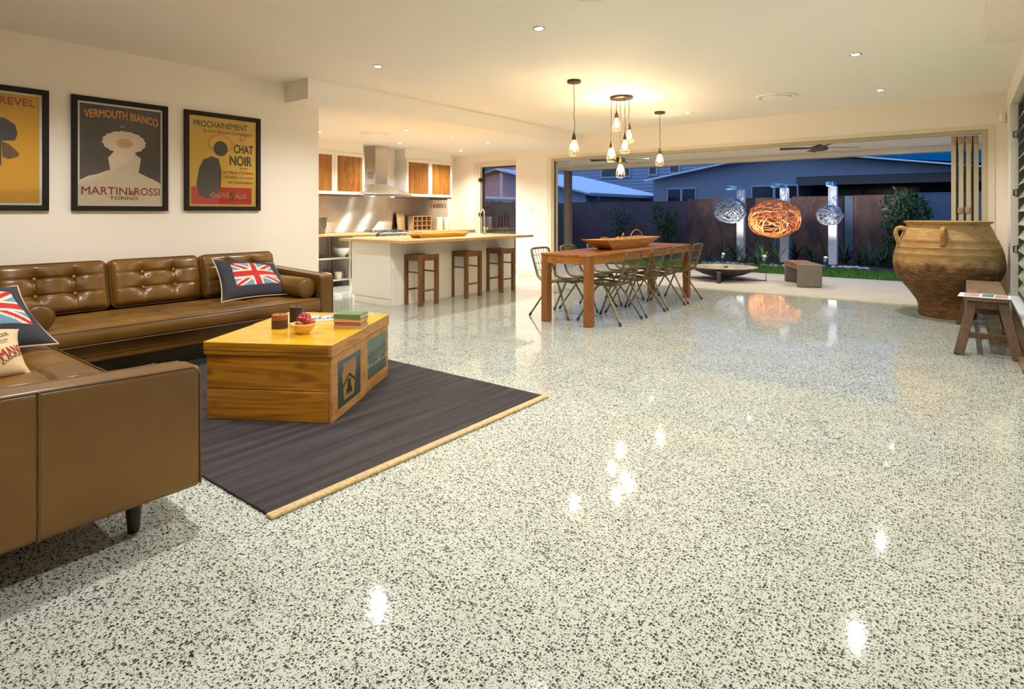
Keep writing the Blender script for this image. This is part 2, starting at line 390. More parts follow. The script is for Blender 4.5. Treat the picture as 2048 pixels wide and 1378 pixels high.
M_leafs = [plain('leaf_dark', (.020, .045, .012), .5, var=.35), plain('leaf_mid', (.04, .085, .018), .5, var=.35), plain('leaf_olive', (.05, .07, .018), .55, var=.3), plain('leaf_bright', (.22, .45, .05), .5, var=.3)]
M_bark = plain('bark', (.05, .035, .025), .9, var=.3)
M_pebble = plain('white_pebble', (.50, .50, .50), .7, var=.3, scale=30)
M_enamel = plain('yellow_enamel', (.75, .47, .04), .22, coat=.3); M_enamelw = plain('cream_enamel', (.75, .66, .45), .25)
M_ceramic = plain('white_ceramic', (.75, .72, .66), .25)
M_paper = plain('white_paper', (.72, .69, .64), .7, var=.03)
M_glass = glass_mat('clear_glass', (.97, .98, .97), 1.0)
M_picglass = glass_mat('picture_glass', (1, 1, 1), .55, .01)
M_wine = glass_mat('wine_glass', (.93, .90, .86), 1.6)
M_louvre = plain('green_glass_with_glow', (.36, .46, .26), .15, var=.1)  # green glass blades, the glow of the lit garden painted into their pale colour
M_lens = emis('downlight_lens', (1, .97, .92), 26); M_lensoff = plain('pale_fixture', (.55, .50, .42), .4)
M_bulb = emis('bulb_glow', (1.0, .80, .46), 60); M_spike = emis('spike_lens', (.8, .9, 1.0), 30)
# ------------------------------------------------------------------ room shell
YW = 9.65; XL = -6.25; XR = .42; ZC = 2.78; ZK = 2.55; YN = -3.0
def B(name, mat, *boxes, parent=None, bevel=0, **k):
    m = MB()
    for b in boxes: m.box(*b)
    return m.build(name, mat, parent, bevel, **k)
struct(B('floor', M_terrazzo, (-9.3, .56, YN-.1, YW+.06, -.12, 0), smooth=False))
struct(B('ceiling', M_ceil, (-6.4, .56, YN-.1, YW+.1, ZC, ZC+.12), smooth=False))
struct(B('ceiling_kitchen', M_ceil, (-9.3, -5.8, 4.21, YW, ZK, ZC), (-6.4, -5.8, 3.77, 4.21, ZK, ZC), smooth=False))
struct(B('wall_left', M_wall, (-6.4, XL, YN, 4.21, 0, ZC-.001), smooth=False))
struct(B('wall_kitchen', M_kit, (-9.3, -9.15, 3.9, YW, 0, ZK), smooth=False))
struct(B('wall_kitchen_side', M_kit, (-9.15, -6.4, 3.9, 4.05, 0, ZK), smooth=False))
struct(B('wall_far', M_wall, (-9.3, -8.43, YW, YW+.16, 0, ZC), (-8.43, -7.37, YW, YW+.16, 2.33, ZC), (-7.37, -6.51, YW, YW+.16, 0, ZC),
         (-6.51, .24, YW, YW+.16, 2.39, ZC), (.24, .56, YW, YW+.16, 0, ZC), smooth=False))
struct(B('wall_right', M_wall, (XR, .56, 8.76, YW, 0, ZC), (XR, .56, YN, 6.2, 0, ZC), (XR, .56, 6.2, 8.76, 2.52, ZC), (XR, .56, 6.2, 8.76, 0, .31), smooth=False))
struct(B('wall_near', M_wall, (-6.4, .56, YN-.1, YN, 0, ZC), smooth=False))
struct(B('trim_1', M_wall, (.13, XR-.002, YN+.01, 6.45, 2.705, ZC-.001), smooth=False))            # dropped strip of ceiling
struct(B('baseboard_left', M_trim, (XL, XL+.014, YN, 4.21, 0, .09), bevel=.003))
struct(B('baseboard_far', M_trim, (-7.28, -6.59, YW-.014, YW, 0, .09), bevel=.003))
struct(B('baseboard_right', M_trim, (XR-.014, XR, 8.8, YW-.02, 0, .09), bevel=.003))
# opening trim and the folding door stack
struct(B('trim_2', M_trim, (-6.48, .235, YW-.012, YW, 2.345, 2.40), (-6.58, -6.48, YW-.012, YW, 0, 2.40), (.235, .30, YW-.012, YW, 0, 2.40)))
fr = struct(B('door_1', M_alum, (-6.51, -6.43, YW, YW+.15, 0, 2.39), (.17, .24, YW, YW+.15, 0, 2.39), (-6.43, .17, YW+.02, YW+.13, 2.30, 2.39)))
B('jamb_strip', M_dark, (-6.45, -6.426, YW+.03, YW+.07, 0, 2.30), parent=fr)
B('floor_track', M_alum, (-6.43, .17, YW+.03, YW+.12, -.004, .008), parent=fr)
for k in range(4):
    x = -.145+.079*k; p = B('folding_panel', M_alum, (x, x+.052, YW+.13, YW+.20, .01, 2.29), (x, x+.052, YW+.83, YW+.90, .01, 2.29), (x, x+.052, YW+.20, YW+.83, .01, .12), (x, x+.052, YW+.20, YW+.83, 2.2, 2.29), parent=fr, bevel=.006)
    B('glass_pane', M_glass, (x+.022, x+.028, YW+.20, YW+.83, .12, 2.2), parent=p)
    for z in (2.19, 1.27, .3):
        if k in (1, 2): B('hinge', M_hinge, (x-.012, x+.035, YW+.112, YW+.135, z, z+.075), parent=p, bevel=.004)
    if k in (0, 3): B('hinge', M_hinge, (x+.008, x+.05, YW+.115, YW+.135, 2.18, 2.28), parent=p, bevel=.004)
    if k: B('seal', M_dark, (x-.021, x-.006, YW+.15, YW+.18, .02, 2.29), parent=p)
# kitchen glass door (set back in its reveal)
kd = struct(B('window_1', M_trim, (-8.43, -8.37, YW+.02, YW+.15, .0, 2.33), (-7.41, -7.37, YW+.10, YW+.15, 0, 2.33), (-8.37, -7.41, YW+.05, YW+.15, 2.27, 2.33)))
B('door_frame', M_bronze, (-8.37, -8.33, YW+.09, YW+.13, 0, 2.27), (-7.44, -7.41, YW+.09, YW+.13, 0, 2.27), (-8.33, -7.44, YW+.09, YW+.13, 2.235, 2.27), (-8.33, -7.44, YW+.09, YW+.13, 0, .06), parent=kd)
B('glass_pane', M_glass, (-8.33, -7.44, YW+.105, YW+.115, .06, 2.235), parent=kd)
for z in (1.95, 1.2): B('hinge', M_dark, (-8.40, -8.36, YW+.0, YW+.09, z, z+.08), parent=kd, bevel=.004)
struct(B('trim_3', M_trim, (-8.52, -8.43, YW-.012, YW, 0, 2.38), (-8.43, -7.36, YW-.012, YW, 2.33, 2.38)))
# louvre window in the right wall
lw = struct(B('window_2', M_white, (XR-.012, .50, 8.74, 8.83, .345, 2.55), (XR-.012, .50, 6.12, 8.74, 2.50, 2.55), (XR-.03, .50, 6.12, 8.85, .31, .345)))
B('louvre_frame', M_bronze, (.475, .52, 8.62, 8.74, .346, 2.499), (.475, .52, 6.2, 6.3, .346, 2.499), (.475, .52, 6.3, 8.62, .346, .38), (.475, .52, 6.3, 8.62, 2.46, 2.499), parent=lw)
for k in range(14):
    z = .42+.145*k; m = MB(); m.bar((.505, 6.3, z+.06), (.505, 8.62, z+.06), .004, .15, up=(.5, 0, .85)); m.build('louvre_blade', M_louvre, lw)
for z in (.82, 1.46, 2.12):
    m = MB(); m.tube([(.47, 8.735, z), (.435, 8.735, z+.012), (.435, 8.735, z+.07), (.47, 8.735, z+.085)], .006, 6, closed=True); m.build('louvre_catch', M_black, lw)
struct(B('trim_4', M_trim, (XR-.012, XR, 8.83, 8.86, .0, 2.55), bevel=.002))
bx = struct(B('trim_5', M_benchtop, (XR-.018, XR, 6.1, 8.3, .10, .28), (XR-.06, XR, 6.1, 8.3, 0, .045), bevel=.004))
struct(B('trim_6', M_white, (XR-.02, XR, 8.3, 8.74, .0, .31), bevel=.003))
# sensor, switch, ceiling fittings
o = MB().lathe([(0, 0), (.028, 0), (.034, .02), (.034, .07), (.026, .095), (0, .1)], 20).build('motion_sensor', M_white, bevel=.0); o.location = (.375, 9.60, 2.42)
tag(o, 'small cream motion sensor high in the corner right of the folding doors', 'sensor')
sw = B('light_switch', M_white, (-7.0, -6.93, YW-.012, YW, 1.27, 1.39), bevel=.003); tag(sw, 'white light switch on the wall between the glass door and the wide opening', 'switch')
B('rocker', M_ceramic, (-6.975, -6.955, YW-.017, YW-.011, 1.32, 1.345), parent=sw, bevel=.002)
def vent(x, y, z, label):
    v = thing('ceiling_vent', label, 'vent', (x, y, z), 0, 'round ceiling vents')
    MB().lathe([(.19, -.001), (.25, -.001), (.245, -.020), (.20, -.024), (.19, -.010)], 40).build('rim', M_ceil, v)
    MB().lathe([(0, -.034), (.14, -.034), (.168, -.028), (.160, -.004), (0, -.004)], 40).build('diffuser_plate', M_ceil, v)
vent(-1.93, 8.05, ZC, 'round white air vent on the main ceiling before the wide opening')
vent(-7.46, 6.06, ZK, 'round white air vent on the lower kitchen ceiling')
v = thing('ceiling_vent', 'round white vent cut off by the top edge above the room centre', 'vent', (-2.04, 3.55, ZC), 0, 'round ceiling vents')
MB().lathe([(.09, -.001), (.12, -.001), (.115, -.012), (.09, -.014)], 32).build('rim', M_ceil, v); MB().lathe([(0, -.02), (.075, -.018), (.08, -.004), (0, -.004)], 32).build('diffuser_plate', M_ceil, v)
sd = MB().lathe([(0, -.035), (.05, -.033), (.062, -.02), (.065, 0), (0, 0)], 28).build('smoke_detector', M_ceil); sd.location = (-3.27, 8.59, ZC)
tag(sd, 'white disc smoke detector on the ceiling behind the last pendant', 'smoke detector')
def downlight(x, y, z, label, w, col, ang=142, group='recessed downlights'):
    d = thing('downlight', label, 'downlight', (x, y, z), 0, group)
    MB().lathe([(.036, -.001), (.052, -.001), (.050, -.006), (.038, -.008)], 28).build('trim_ring', M_chrome, d)
    MB().lathe([(0, -.003), (.036, -.003), (.034, -.006), (0, -.008)], 24).build('lens', M_lens, d)
    lamp('SPOT', (x, y, z-.02), w, col, angle=ang, blend=.75, size=.022)
for x, y, l in [(-4.77, 3.91, 'recessed downlight in the main ceiling nearest the end of the kitchen bulkhead'), (-2.75, 3.91, 'bright recessed downlight left of centre at the top of the main ceiling'),
                (-.82, 3.91, 'recessed downlight just above the frame over the open floor'), (-.82, 6.39, 'recessed downlight right of the pendants, nearer of the two on the right side'),
                (-.82, 8.43, 'recessed downlight nearest the folding doors on the right'), (-4.77, 1.3, 'recessed downlight over the sofa corner'), (-2.75, 1.3, 'recessed downlight over the arm of the near sofa'),
                (-.82, 1.3, 'recessed downlight over the foreground floor')]:
    downlight(x, y, ZC, l, DOWN_W*(.68 if x > -1 and y < 2 else 1), DOWN_COL)
for x, y, l in [(-6.78, 6.11, 'kitchen downlight over the near end of the island'), (-6.82, 7.13, 'kitchen downlight over the middle of the island'), (-6.86, 8.15, 'kitchen downlight over the far end of the island'),
                (-8.17, 7.2, 'kitchen downlight in front of the range hood'), (-8.17, 8.83, 'kitchen downlight nearest the glass door'), (-8.05, 5.43, 'kitchen downlight half hidden by the end of the poster wall')]:
    downlight(x, y, ZK, l, KIT_W, KIT_COL, 140, 'kitchen downlights')
# ------------------------------------------------------------------ sofas
def cushion_mesh(w, d, h, r, crown, nx, ny, tuft=None, dep=1.0, lines=True):
    """rounded box, top (+z) crowned and buttoned; tuft = list of (x, y) button spots"""
    m = MB(); nz = 4
    ax = [-w/2+w*i/nx for i in range(nx+1)]; ay = [-d/2+d*i/ny for i in range(ny+1)]; az = [h*i/nz for i in range(nz+1)]
    xs = sorted({round(tf[0], 3) for tf in tuft or []}); ys = sorted({round(tf[1], 3) for tf in tuft or []})
    def f(x, y, z):
        cx = min(max(x, -w/2+r), w/2-r); cy = min(max(y, -d/2+r), d/2-r); cz = min(max(z, r), h-r)
        v = Vector((x-cx, y-cy, z-cz))
        if v.length > 1e-9: v = v.normalized()*r
        p = Vector((cx, cy, cz))+v
        if z > h*.5:
            k = max(0, 1-(2*x/w)**4)*max(0, 1-(2*y/d)**4); p.z += crown*k*(z/h)
            if tuft:
                dz = 0
                for tx, ty in tuft:
                    q = (x-tx)**2+(y-ty)**2; dz += dep*(.030*math.exp(-q/.0030)+.014*math.exp(-q/.02))
                if lines:
                    for tx in xs: dz += .015*math.exp(-((x-tx)/.011)**2)*k
                    for ty in ys: dz += .015*math.exp(-((y-ty)/.011)**2)*k
                p.z -= dz*k*min(1, (z/h-.5)*2)
        return p
    def g(A, Bx, fn, flip=False): m.grid(lambda u, v: fn(A[round(u*(len(A)-1))], Bx[round(v*(len(Bx)-1))]), len(A)-1, len(Bx)-1, flip=flip)
    g(ax, ay, lambda a, b: f(a, b, h)); g(ax, ay, lambda a, b: f(a, b, 0))
    g(ax, az, lambda a, b: f(a, -d/2, b)); g(ax, az, lambda a, b: f(a, d/2, b))
    g(ay, az, lambda a, b: f(-w/2, a, b)); g(ay, az, lambda a, b: f(w/2, a, b))
    return m, f
def build_sofa(name, label, loc, rz, L, ncush, left_first=True):
    s = thing(name, label, 'sofa', loc, rz); D = 1.14; a = .145
    B('base_rail', M_leather, (a, L-a, .10, D-.04, .165, .31), parent=s, bevel=.012)
    B('back_frame', M_leather, (a, L-a, D-.14, D, .165, .69), parent=s, bevel=.018)
    for x0 in (0, L-a):
        m = MB(); m.hexa([(x0, .03, .16), (x0+a, .03, .16), (x0+a, D, .16), (x0, D, .16)], [(x0, .03, .65), (x0+a, .03, .65), (x0+a, D, .69), (x0, D, .69)])
        arm = m.build('arm', M_leather, s, bevel=.02, seg=3)
        pm = MB()
        for xx in (x0+.004, x0+a-.004):
            pm.tube([(xx, D-.02, .686), (xx, .06, .649), (xx, .034, .62), (xx, .032, .17)], .0045, 6)
        pm.build('piping', M_pipe, arm)
        xo = x0-.001 if x0 == 0 else x0+a+.001
        MB().tube([(xo, .56, .165), (xo, .56, .668)], .005, 6).build('seam', M_pipe, arm)
    W = L-2*a
    # one long seat cushion
    tf = [(-W/2+W*(i+.5)/(ncush*2), y) for i in range(ncush*2) for y in (-.17, .12)]
    m, f = cushion_mesh(W-.01, .82, .12, .035, .03, int(W/.015), 48, tf, .8)
    sc = m.build('seat_cushion', M_leather, s, ang=60, merge=.0005); sc.location = (L/2, .41, .31)
    pm = MB()
    for z in (.118, .004):
        pp = [(x, y, z) for x, y in rrect(W-.022, .812, .03)]; pm.tube(pp, .0042, 6, closed=True)
    pm.build('piping', M_pipe, sc)
    for tx, ty in tf:
        b = MB().lathe([(0, .007), (.008, .005), (.012, 0), (.008, -.004)], 12).build('button', M_button, sc); b.location = (tx, ty, .12+.03-.038)
    # back cushions
    cw = W/ncush
    for i in range(ncush):
        tb = [(x, y) for x in (-cw*.17, cw*.17) for y in (-.055, .085)]
        m, f = cushion_mesh(cw-.008, .43, .15, .05, .05, 84, 52, tb, 1.15)
        c = m.build('back_cushion', M_leather, s, ang=60, merge=.0005)
        c.location = (a+cw*(i+.5), .985, .625); c.rotation_euler = (PI/2-.24, 0, 0)
        pm = MB()
        for z in (.128, .02): pm.tube([(x, y, z) for x, y in rrect(cw-.02, .418, .05)], .0042, 6, closed=True)
        pm.build('piping', M_pipe, c)
        for tx, ty in tb:
            b = MB().lathe([(0, .008), (.009, .006), (.013, 0), (.008, -.004)], 12).build('button', M_button, c); b.location = (tx, ty, .15+.045-.038)
    # bolsters
    for x in (a+.105, L-a-.105):
        b = MB().lathe([(0, 0), (.06, -.004), (.088, .004), (.096, .016), (.098, .3), (.096, .66), (.088, .676), (0, .68)], 28).build('bolster', M_leather, s, ang=50)
        b.location = (x, .10, .535); b.rotation_euler = (-PI/2, 0, 0)
        MB().tube([(.094*math.cos(2*PI*k/28), .094*math.sin(2*PI*k/28), .009) for k in range(28)], .005, 6, closed=True).build('piping', M_pipe, b)
    for x in (.16, L-.16):
        for y in (.22, D-.15):
            l = MB().lathe([(0, 0), (.02, 0), (.022, .01), (.034, .165), (0, .165)], 18).build('leg', M_legdark, s); l.location = (x, y, 0)
    return s
build_sofa('leather_sofa', 'long brown buttoned leather sofa against the wall below the three posters', (-4.99, .95, 0), PI/2, 2.60, 3)
build_sofa('leather_sofa', 'brown leather sofa in the left foreground, seen from its arm', (-2.46, 1.14, 0), PI, 2.58, 3)
# ------------------------------------------------------------------ cushions
def flag_col(u, v):
    """dark wool ground with a worn union flag in the middle"""
    if not (.2 < u < .82 and .24 < v < .80): return (.026, .027, .036)
    x = (u-.2)/.62*2-1; y = ((v-.24)/.56*2-1)
    cream, red, blue = (.66, .56, .42), (.46, .015, .02), (.13, .24, .36)
    if abs(x) < .13 or abs(y) < .21: return red
    if abs(x) < .21 or abs(y) < .36: return cream
    dg = abs(abs(y)-abs(x))
    if dg < .12: return red
    if dg < .27: return cream
    return blue
def pillow(name, label, BL, BR, TR, TL, thick, colfn, mat, pipe, nu=44, nv=34, group=None):
    BL, BR, TR, TL = map(Vector, (BL, BR, TR, TL)); C0 = (BL+BR+TR+TL)/4
    nrm = ((BR-BL).cross(TL-BL)).normalized()
    def pt(u, v, sgn):
        e = .055*(1-(2*u-1)**2)*(abs(2*v-1)**5); e2 = .05*(1-(2*v-1)**2)*(abs(2*u-1)**5)
        uu = u+(-e2 if u > .5 else e2); vv = v+(-e if v > .5 else e)
        p = BL*(1-uu)*(1-vv)+BR*uu*(1-vv)+TR*uu*vv+TL*(1-uu)*vv
        k = max(0, (1-abs(2*u-1)**2.6))**.62*max(0, (1-abs(2*v-1)**2.6))**.62
        k *= 1+.10*math.sin(u*9+v*5)+.07*math.sin(v*13-u*4)
        return p-C0+nrm*(sgn*thick*k)
    o = None; m = MB()
    m.grid(lambda u, v: pt(u, v, 1), nu, nv, colfn); m.grid(lambda u, v: pt(u, v, -.8), nu, nv, (lambda u, v: colfn(-1, -1)) if colfn else None, flip=True)
    o = m.build(name, mat, ang=80, merge=.0004); o.location = C0; tag(o, label, 'cushion', group)
    if pipe:
        N = 16; q = [(i/N, 0) for i in range(N)]+[(1, i/N) for i in range(N)]+[(1-i/N, 1) for i in range(N)]+[(0, 1-i/N) for i in range(N)]
        MB().tube([pt(u, v, 0) for u, v in q], .0065, 6, closed=True).build('piping', pipe, o)
    return o, pt
pillow('throw_pillow', 'dark wool cushion with a worn union flag at the right end of the wall sofa', (-5.37, 2.60, .455), (-5.33, 3.33, .45), (-5.80, 3.36, .74), (-5.72, 2.68, .83), .085, flag_col, M_navy, M_cream_pipe, 124, 84)
pillow('throw_pillow', 'dark wool cushion with a union flag leaning on the near sofa at the left edge', (-4.30, .43, .475), (-4.38, 1.13, .47), (-4.83, 1.03, .80), (-4.78, .30, .82), .10, lambda u, v: flag_col(u-.07, v), M_navy, M_cream_pipe, 124, 84)
o, pt = pillow('throw_pillow', 'cream newspaper print cushion with red lettering on the near sofa', (-3.64, .40, .455), (-3.78, .86, .455), (-4.10, .88, .635), (-4.00, .42, .675), .085, None, M_news, None)
def on_p(u, v): return pt(u, v, 1.0)+Vector((.0022, 0, .0022))
ink = MB(); red = MB()
rot = lambda u, v: (u, v)
def ptext(mb, s, rect, bold=.006):
    """lines that climb across the cushion, laid on its bulge"""
    ca, sa = math.cos(.62), math.sin(.62)
    def w(u, v):
        x, y = (u-.72)*.46, (v-.52)*.30; return min(.96, max(.04, .72+(x*ca-y*sa)/.46)), min(.95, max(.05, .50+(x*sa+y*ca)/.37))
    put_text(mb, s, rect, on_p, bold, w, None, (.0002, 0, .0002))
ptext(red, 'BEATL', (.45, 1.0, .86, 1.1), .01); ptext(ink, 'THE FABULOUS', (.5, .93, .62, .70)); ptext(ink, 'IN PERSON', (.55, .85, .52, .56)); ptext(ink, 'ON STAGE', (.55, .80, .46, .49))
red2 = MB(); ptext(red2, 'ROMANCH', (.40, .98, .16, .34), .01); red2.build('red_lettering', M_red, o, smooth=False); ptext(ink, 'DANCING', (.55, .90, .11, .16)); red.build('red_lettering', M_red, o, smooth=False); ink.build('black_lettering', M_inkblack, o, smooth=False)
# ------------------------------------------------------------------ rug
rg = B('area_rug', M_rug, (-5.3, -2.29, 1.31, 3.33, .0, .012), bevel=.004); tag(rg, 'charcoal woven rug with a tan bound edge under the wooden chests', 'rug')
B('bound_edge', M_jute, (-2.308, -2.26, 1.30, 3.335, .0, .017), parent=rg, bevel=.006)
# ------------------------------------------------------------------ chests
CH = Vector((-2.985, 2.10, .0)); AX = Vector((-.857, -.516, 0)); BX = Vector((-.516, .857, 0))
RZ = math.atan2(.516, .857)
def chest(label, off, art):
    o = CH+BX*off[1]+AX*off[0]
    c = thing('wooden_chest', label, 'chest', (o.x, o.y, .012), RZ, 'pine blanket chests')   # local x runs to the right front corner, local y to the back
    w, d = .80, off[2]
    m = MB()
    for z0, z1 in ((0, .185), (.187, .396)): m.box(-w, -.02, 0, d, z0, z1)
    m.build('body', M_pine, c, bevel=.004)
    B('end_panel', M_pineside, (-.02, 0, .0, d, 0, .396), parent=c, bevel=.004)
    lid = B('lid', M_pinetop, (-w-.014, .008, -.014, d+.002, .462, .474), parent=c, bevel=.004)
    B('lid_apron', M_pine, (-w-.013, -.014, -.013, d, .421, .462), (-w-.011, -.014, -.011, d, .396, .4195), parent=lid, bevel=.002)
    B('lid_end_board', M_pineside, (-.014, .006, -.012, d, .396, .462), parent=lid, bevel=.002)
    m = MB(); y0, y1, z0, z1 = art['rect']
    m.grid(lambda u, v: (.0015, lerp(y0, y1, u), lerp(z0, z1, v)), 110, 90, art['fn'])
    m.build('painted_label', M_art, c, smooth=False)
    return c
M_art = vcol('painted_print', .55)
M_print = vcol('poster_print', .6)
def art_shield(u, v):
    base = (.03+.10*max(0, v-.55), .045+.16*max(0, v-.55), .04+.16*max(0, v-.55))
    h = .5-abs(u-.45); wv = .34-.16*(.8-v)
    if .10 < v < .72 and abs(u-.47) < .20+.16*v:
        if abs(v-(.60-.75*abs(u-.47))) < .035 and v > .3: return (.02, .02, .01)
        if abs(u-.47) < .08 and .2 < v < .5: return (.02, .02, .01)
        if abs(u-.47) < .13 and .16 < v < .3 and int(u*20) % 2: return (.02, .02, .01)
        return (.30, .17, .03)
    if .72 < v < .9 and abs(u-.5) < .3-.2*(v-.72): return (.28, .14, .10)
    return base
def art_green(u, v):
    g = (.045+.07*v, .075+.10*v, .055+.08*v)
    if abs(v-(.60+.10*(u-.5)+.025*math.sin(u*34))) < .013: return (.012, .012, .010)
    n = math.sin(u*9.3+2)*math.sin(u*23+1)
    if .28 < v < .28+.16*max(0, n)+.03: return (.26, .22, .12)
    if .70 < v < .80 and n > .2: return (.20, .17, .11)
    return g
chest('honey pine blanket chest nearest the camera, with a shield painted on its end', (0, 0, .545), dict(rect=(.09, .455, .055, .345), fn=art_shield))
chest('second pine chest behind the near one, with a green label on its end', (.012, .566, .50), dict(rect=(.06, .45, .085, .36), fn=art_green))
ZT = .012+.474
def P3(x, y, z):
    th = math.radians(37.75); dx = (x-1024)/1170; r = Vector((-math.sin(th)+dx*math.cos(th), math.cos(th)+dx*math.sin(th), (426-y)/1170))
    return Vector((0, 0, 1.27))+r*((z-1.27)/r.z)
def candle(name, label, px, r, h, mat, band=None):
    p = P3(*px, ZT); c = thing(name, label, 'candle', p, 0, 'pillar candles on the chest')
    MB().lathe([(0, 0), (r, 0), (r, h-.004), (r-.006, h), (r*.5, h-.004), (0, h-.006)], 36).build('wax', mat, c)
    MB().tube([(0, 0, h-.008), (.001, 0, h+.012)], .0018, 6).build('wick', M_dark, c)
    if band: MB().lathe([(r*1.004, h*.0), (r*1.006, h*.62), (r*1.002, h*.62)], 36).build('lower_band', band, c)
    return c
t = plain('rust_wax', (.27, .075, .02), .5, var=.12); candle('pillar_candle', 'rust brown pillar candle left of the fruit bowl', (559.5, 656), .052, .095, t, plain('dark_wax', (.075, .03, .012), .55, var=.2))
candle('pillar_candle', 'nearly black taller pillar candle behind the fruit bowl', (592, 648), .043, .125, plain('black_wax', (.028, .016, .014), .5))
p = P3(607, 667, ZT); fb = thing('fruit_bowl', 'small yellow enamel bowl of apples on the near chest', 'bowl', p)
MB().lathe([(0, 0), (.036, 0), (.038, .006), (.062, .03), (.078, .062), (.0785, .066), (.075, .064), (.06, .034), (.035, .011), (0, .010)], 40).build('shell', M_enamel, fb)
MB().tube([(.0785*math.cos(2*PI*k/36), .0785*math.sin(2*PI*k/36), .0665) for k in range(36)], .0032, 6, closed=True).build('rolled_rim', M_enamelw, fb)
for sx in (-1, 1): MB().tube([(sx*.078*.857, sx*.078*.516, .062), (sx*.094*.857, sx*.094*.516, .066), (sx*.094*.80, sx*.094*.60, .066), (sx*.078*.80, sx*.078*.6, .062)], .003, 6).build('lug', M_enamelw, fb)
def apple_mat(name, a, b):
    t = NT(name); t.set(Roughness=.25, Coat_Weight=.3); v = t.coords((9, 9, 3)); t.color(t.ramp(t.noise(v, 1.2, 4), [(.35, a), (.65, b)])); return t.m
MA = apple_mat('dark_red_apple', (.22,.006,.012,1), (.36,.02,.02,1)); MA2 = apple_mat('streaked_apple', (.34,.02,.01,1), (.55,.24,.07,1))
def apple(label, off, r, mat, tilt):
    prof = [(0, -.78), (.25, -.9), (.55, -.82), (.86, -.4), (1.0, .05), (.93, .48), (.66, .82), (.33, .90), (.12, .78), (0, .66)]
    a = thing('apple', label, 'apple', p+Vector(off), 0, 'apples in the yellow bowl'); a.rotation_euler = tilt
    MB().lathe([(x*r, z*r) for x, z in prof], 28).build('flesh', mat, a, ang=80); MB().tube([(0, 0, r*.66), (.004, .002, r*1.05)], .0018, 6).build('stem', M_bark, a)
AR = AX.normalized()*-1
apple('glossy dark red apple on top of the bowl', AR*-.020+Vector((.012, .02, .086)), .047, MA, (.5, .3, 0))
apple('smaller streaked apple at the right of the bowl', AR*.042+Vector((0, 0, .070)), .036, MA2, (-.5, .4, 0))
apple('pale red apple half buried at the front of the bowl', AR*-.012+BX*-.022+Vector((0, 0, .058)), .031, MA2, (1.2, .2, 0))
# magazine and books on the far end
mg = B('magazine', M_paper, (-.16, .16, -.10, .10, 0, .006), bevel=.002); mg.location = P3(628, 640, ZT)+Vector((-.03, .03, 0)); mg.rotation_euler = (0, 0, RZ+.35)
tag(mg, 'folded printed magazine lying behind the bowl on the chest', 'magazine')
m = MB()
for i in range(9): m.box(-.13+.03*i, -.112+.03*i+.008, -.07, -.02+.05*(i % 3), .0062, .0068)
m.build('printed_picture', plain('grey_ink', (.16, .17, .20), .8), mg)
bk = P3(694, 655, ZT); books = [((.20, .145, .020), (.42, .30, .14), 'tan board book at the bottom of the stack on the chest', .03), ((.185, .14, .022), (.40, .085, .045), 'red spined book second from the bottom of the stack', -.02),
    ((.195, .145, .022), (.50, .34, .13), 'ochre book below the green one in the stack', .02), ((.19, .145, .030), (.09, .17, .055), 'green covered book on top of the stack', -.03)]
z = 0
for (w, d, h), col, lab, rr in books:
    b = thing('book', lab, 'book', bk+Vector((.0, .035, z)), RZ+rr, 'stacked books on the chest')
    cm = plain('book_cloth_'+lab.split()[0], col, .7, var=.12)
    m = MB(); m.box(-w/2, w/2, -d/2, d/2, 0, .003); m.box(-w/2, w/2, -d/2, d/2, h-.003, h); m.box(-w/2, w/2, -d/2, -d/2+.003, .003, h-.003) if 'ochre' not in lab else m.box(-w/2, -w/2+.003, -d/2, d/2, .003, h-.003); m.build('cover', cm, b, bevel=.001)
    B('pages', plain('yellowed_pages', (.50, .36, .16), .8, var=.06), (-w/2+.004, w/2-.004, -d/2+.0032, d/2-.005, .003, h-.003), parent=b)
    z += h+.0008
# ------------------------------------------------------------------ posters
def poster(label, y0, y1, z0, z1, border, ground, shapes, fw=.045, bw=.018):
    p = thing('framed_poster', label, 'poster', (XL, (y0+y1)/2, (z0+z1)/2), 0); W = y1-y0; H = z1-z0
    m = MB()
    m.hexa([(0, -W/2, H/2-fw), (0, W/2, H/2-fw), (0, W/2, H/2), (0, -W/2, H/2)], [(.032, -W/2, H/2-fw), (.032, W/2, H/2-fw), (.032, W/2, H/2), (.032, -W/2, H/2)])
    m.box(0, .032, -W/2, W/2, -H/2, -H/2+fw); m.box(0, .032, -W/2, -W/2+fw, -H/2+fw, H/2-fw); m.box(0, .032, W/2-fw, W/2, -H/2+fw, H/2-fw)
    m.build('frame', M_frame, p, bevel=.003)
    iw = W-2*fw; ih = H-2*fw
    pr = B('print', border, (.004, .010, -iw/2, iw/2, -ih/2, ih/2), parent=p)
    pw = iw-2*bw; ph = ih-2*bw; lay = [0]
    def fn(u, v): return (.0104+lay[0], -pw/2+u*pw, -ph/2+v*ph)
    m = MB(); m.grid(fn, 1, 1); m.build('printed_ground', ground, pr, smooth=False)
    for kind, mat, data in shapes:
        lay[0] += .0005; m = MB(); nm = 'printed_shape'
        if kind == 'text':
            nm = 'lettering'
            for tx in data: put_text(m, tx[0], tx[1], fn, tx[2] if len(tx) > 2 else .007, tx[3] if len(tx) > 3 else None, None, (.00008, 0, 0))
        elif kind == 'poly':
            for poly in data:
                lay[0] += .00025; m.add([fn(*q) for q in poly], [tuple(range(len(poly)))])
        m.build(nm, mat, pr, smooth=False)
    B('picture_glass', M_picglass, (.0165, .0185, -iw/2, iw/2, -ih/2, ih/2), parent=p)
    return p
M_frame = plain('black_frame', (.014, .010, .007), .55, var=.1, spec=.25)
def ell(cx, cy, rx, ry, n=36, wob=0, k=7): return [(cx+(rx*(1+wob*math.sin(k*a)))*math.cos(a), cy+(ry*(1+wob*math.sin(k*a)))*math.sin(a)) for a in [2*PI*i/n for i in range(n)]]
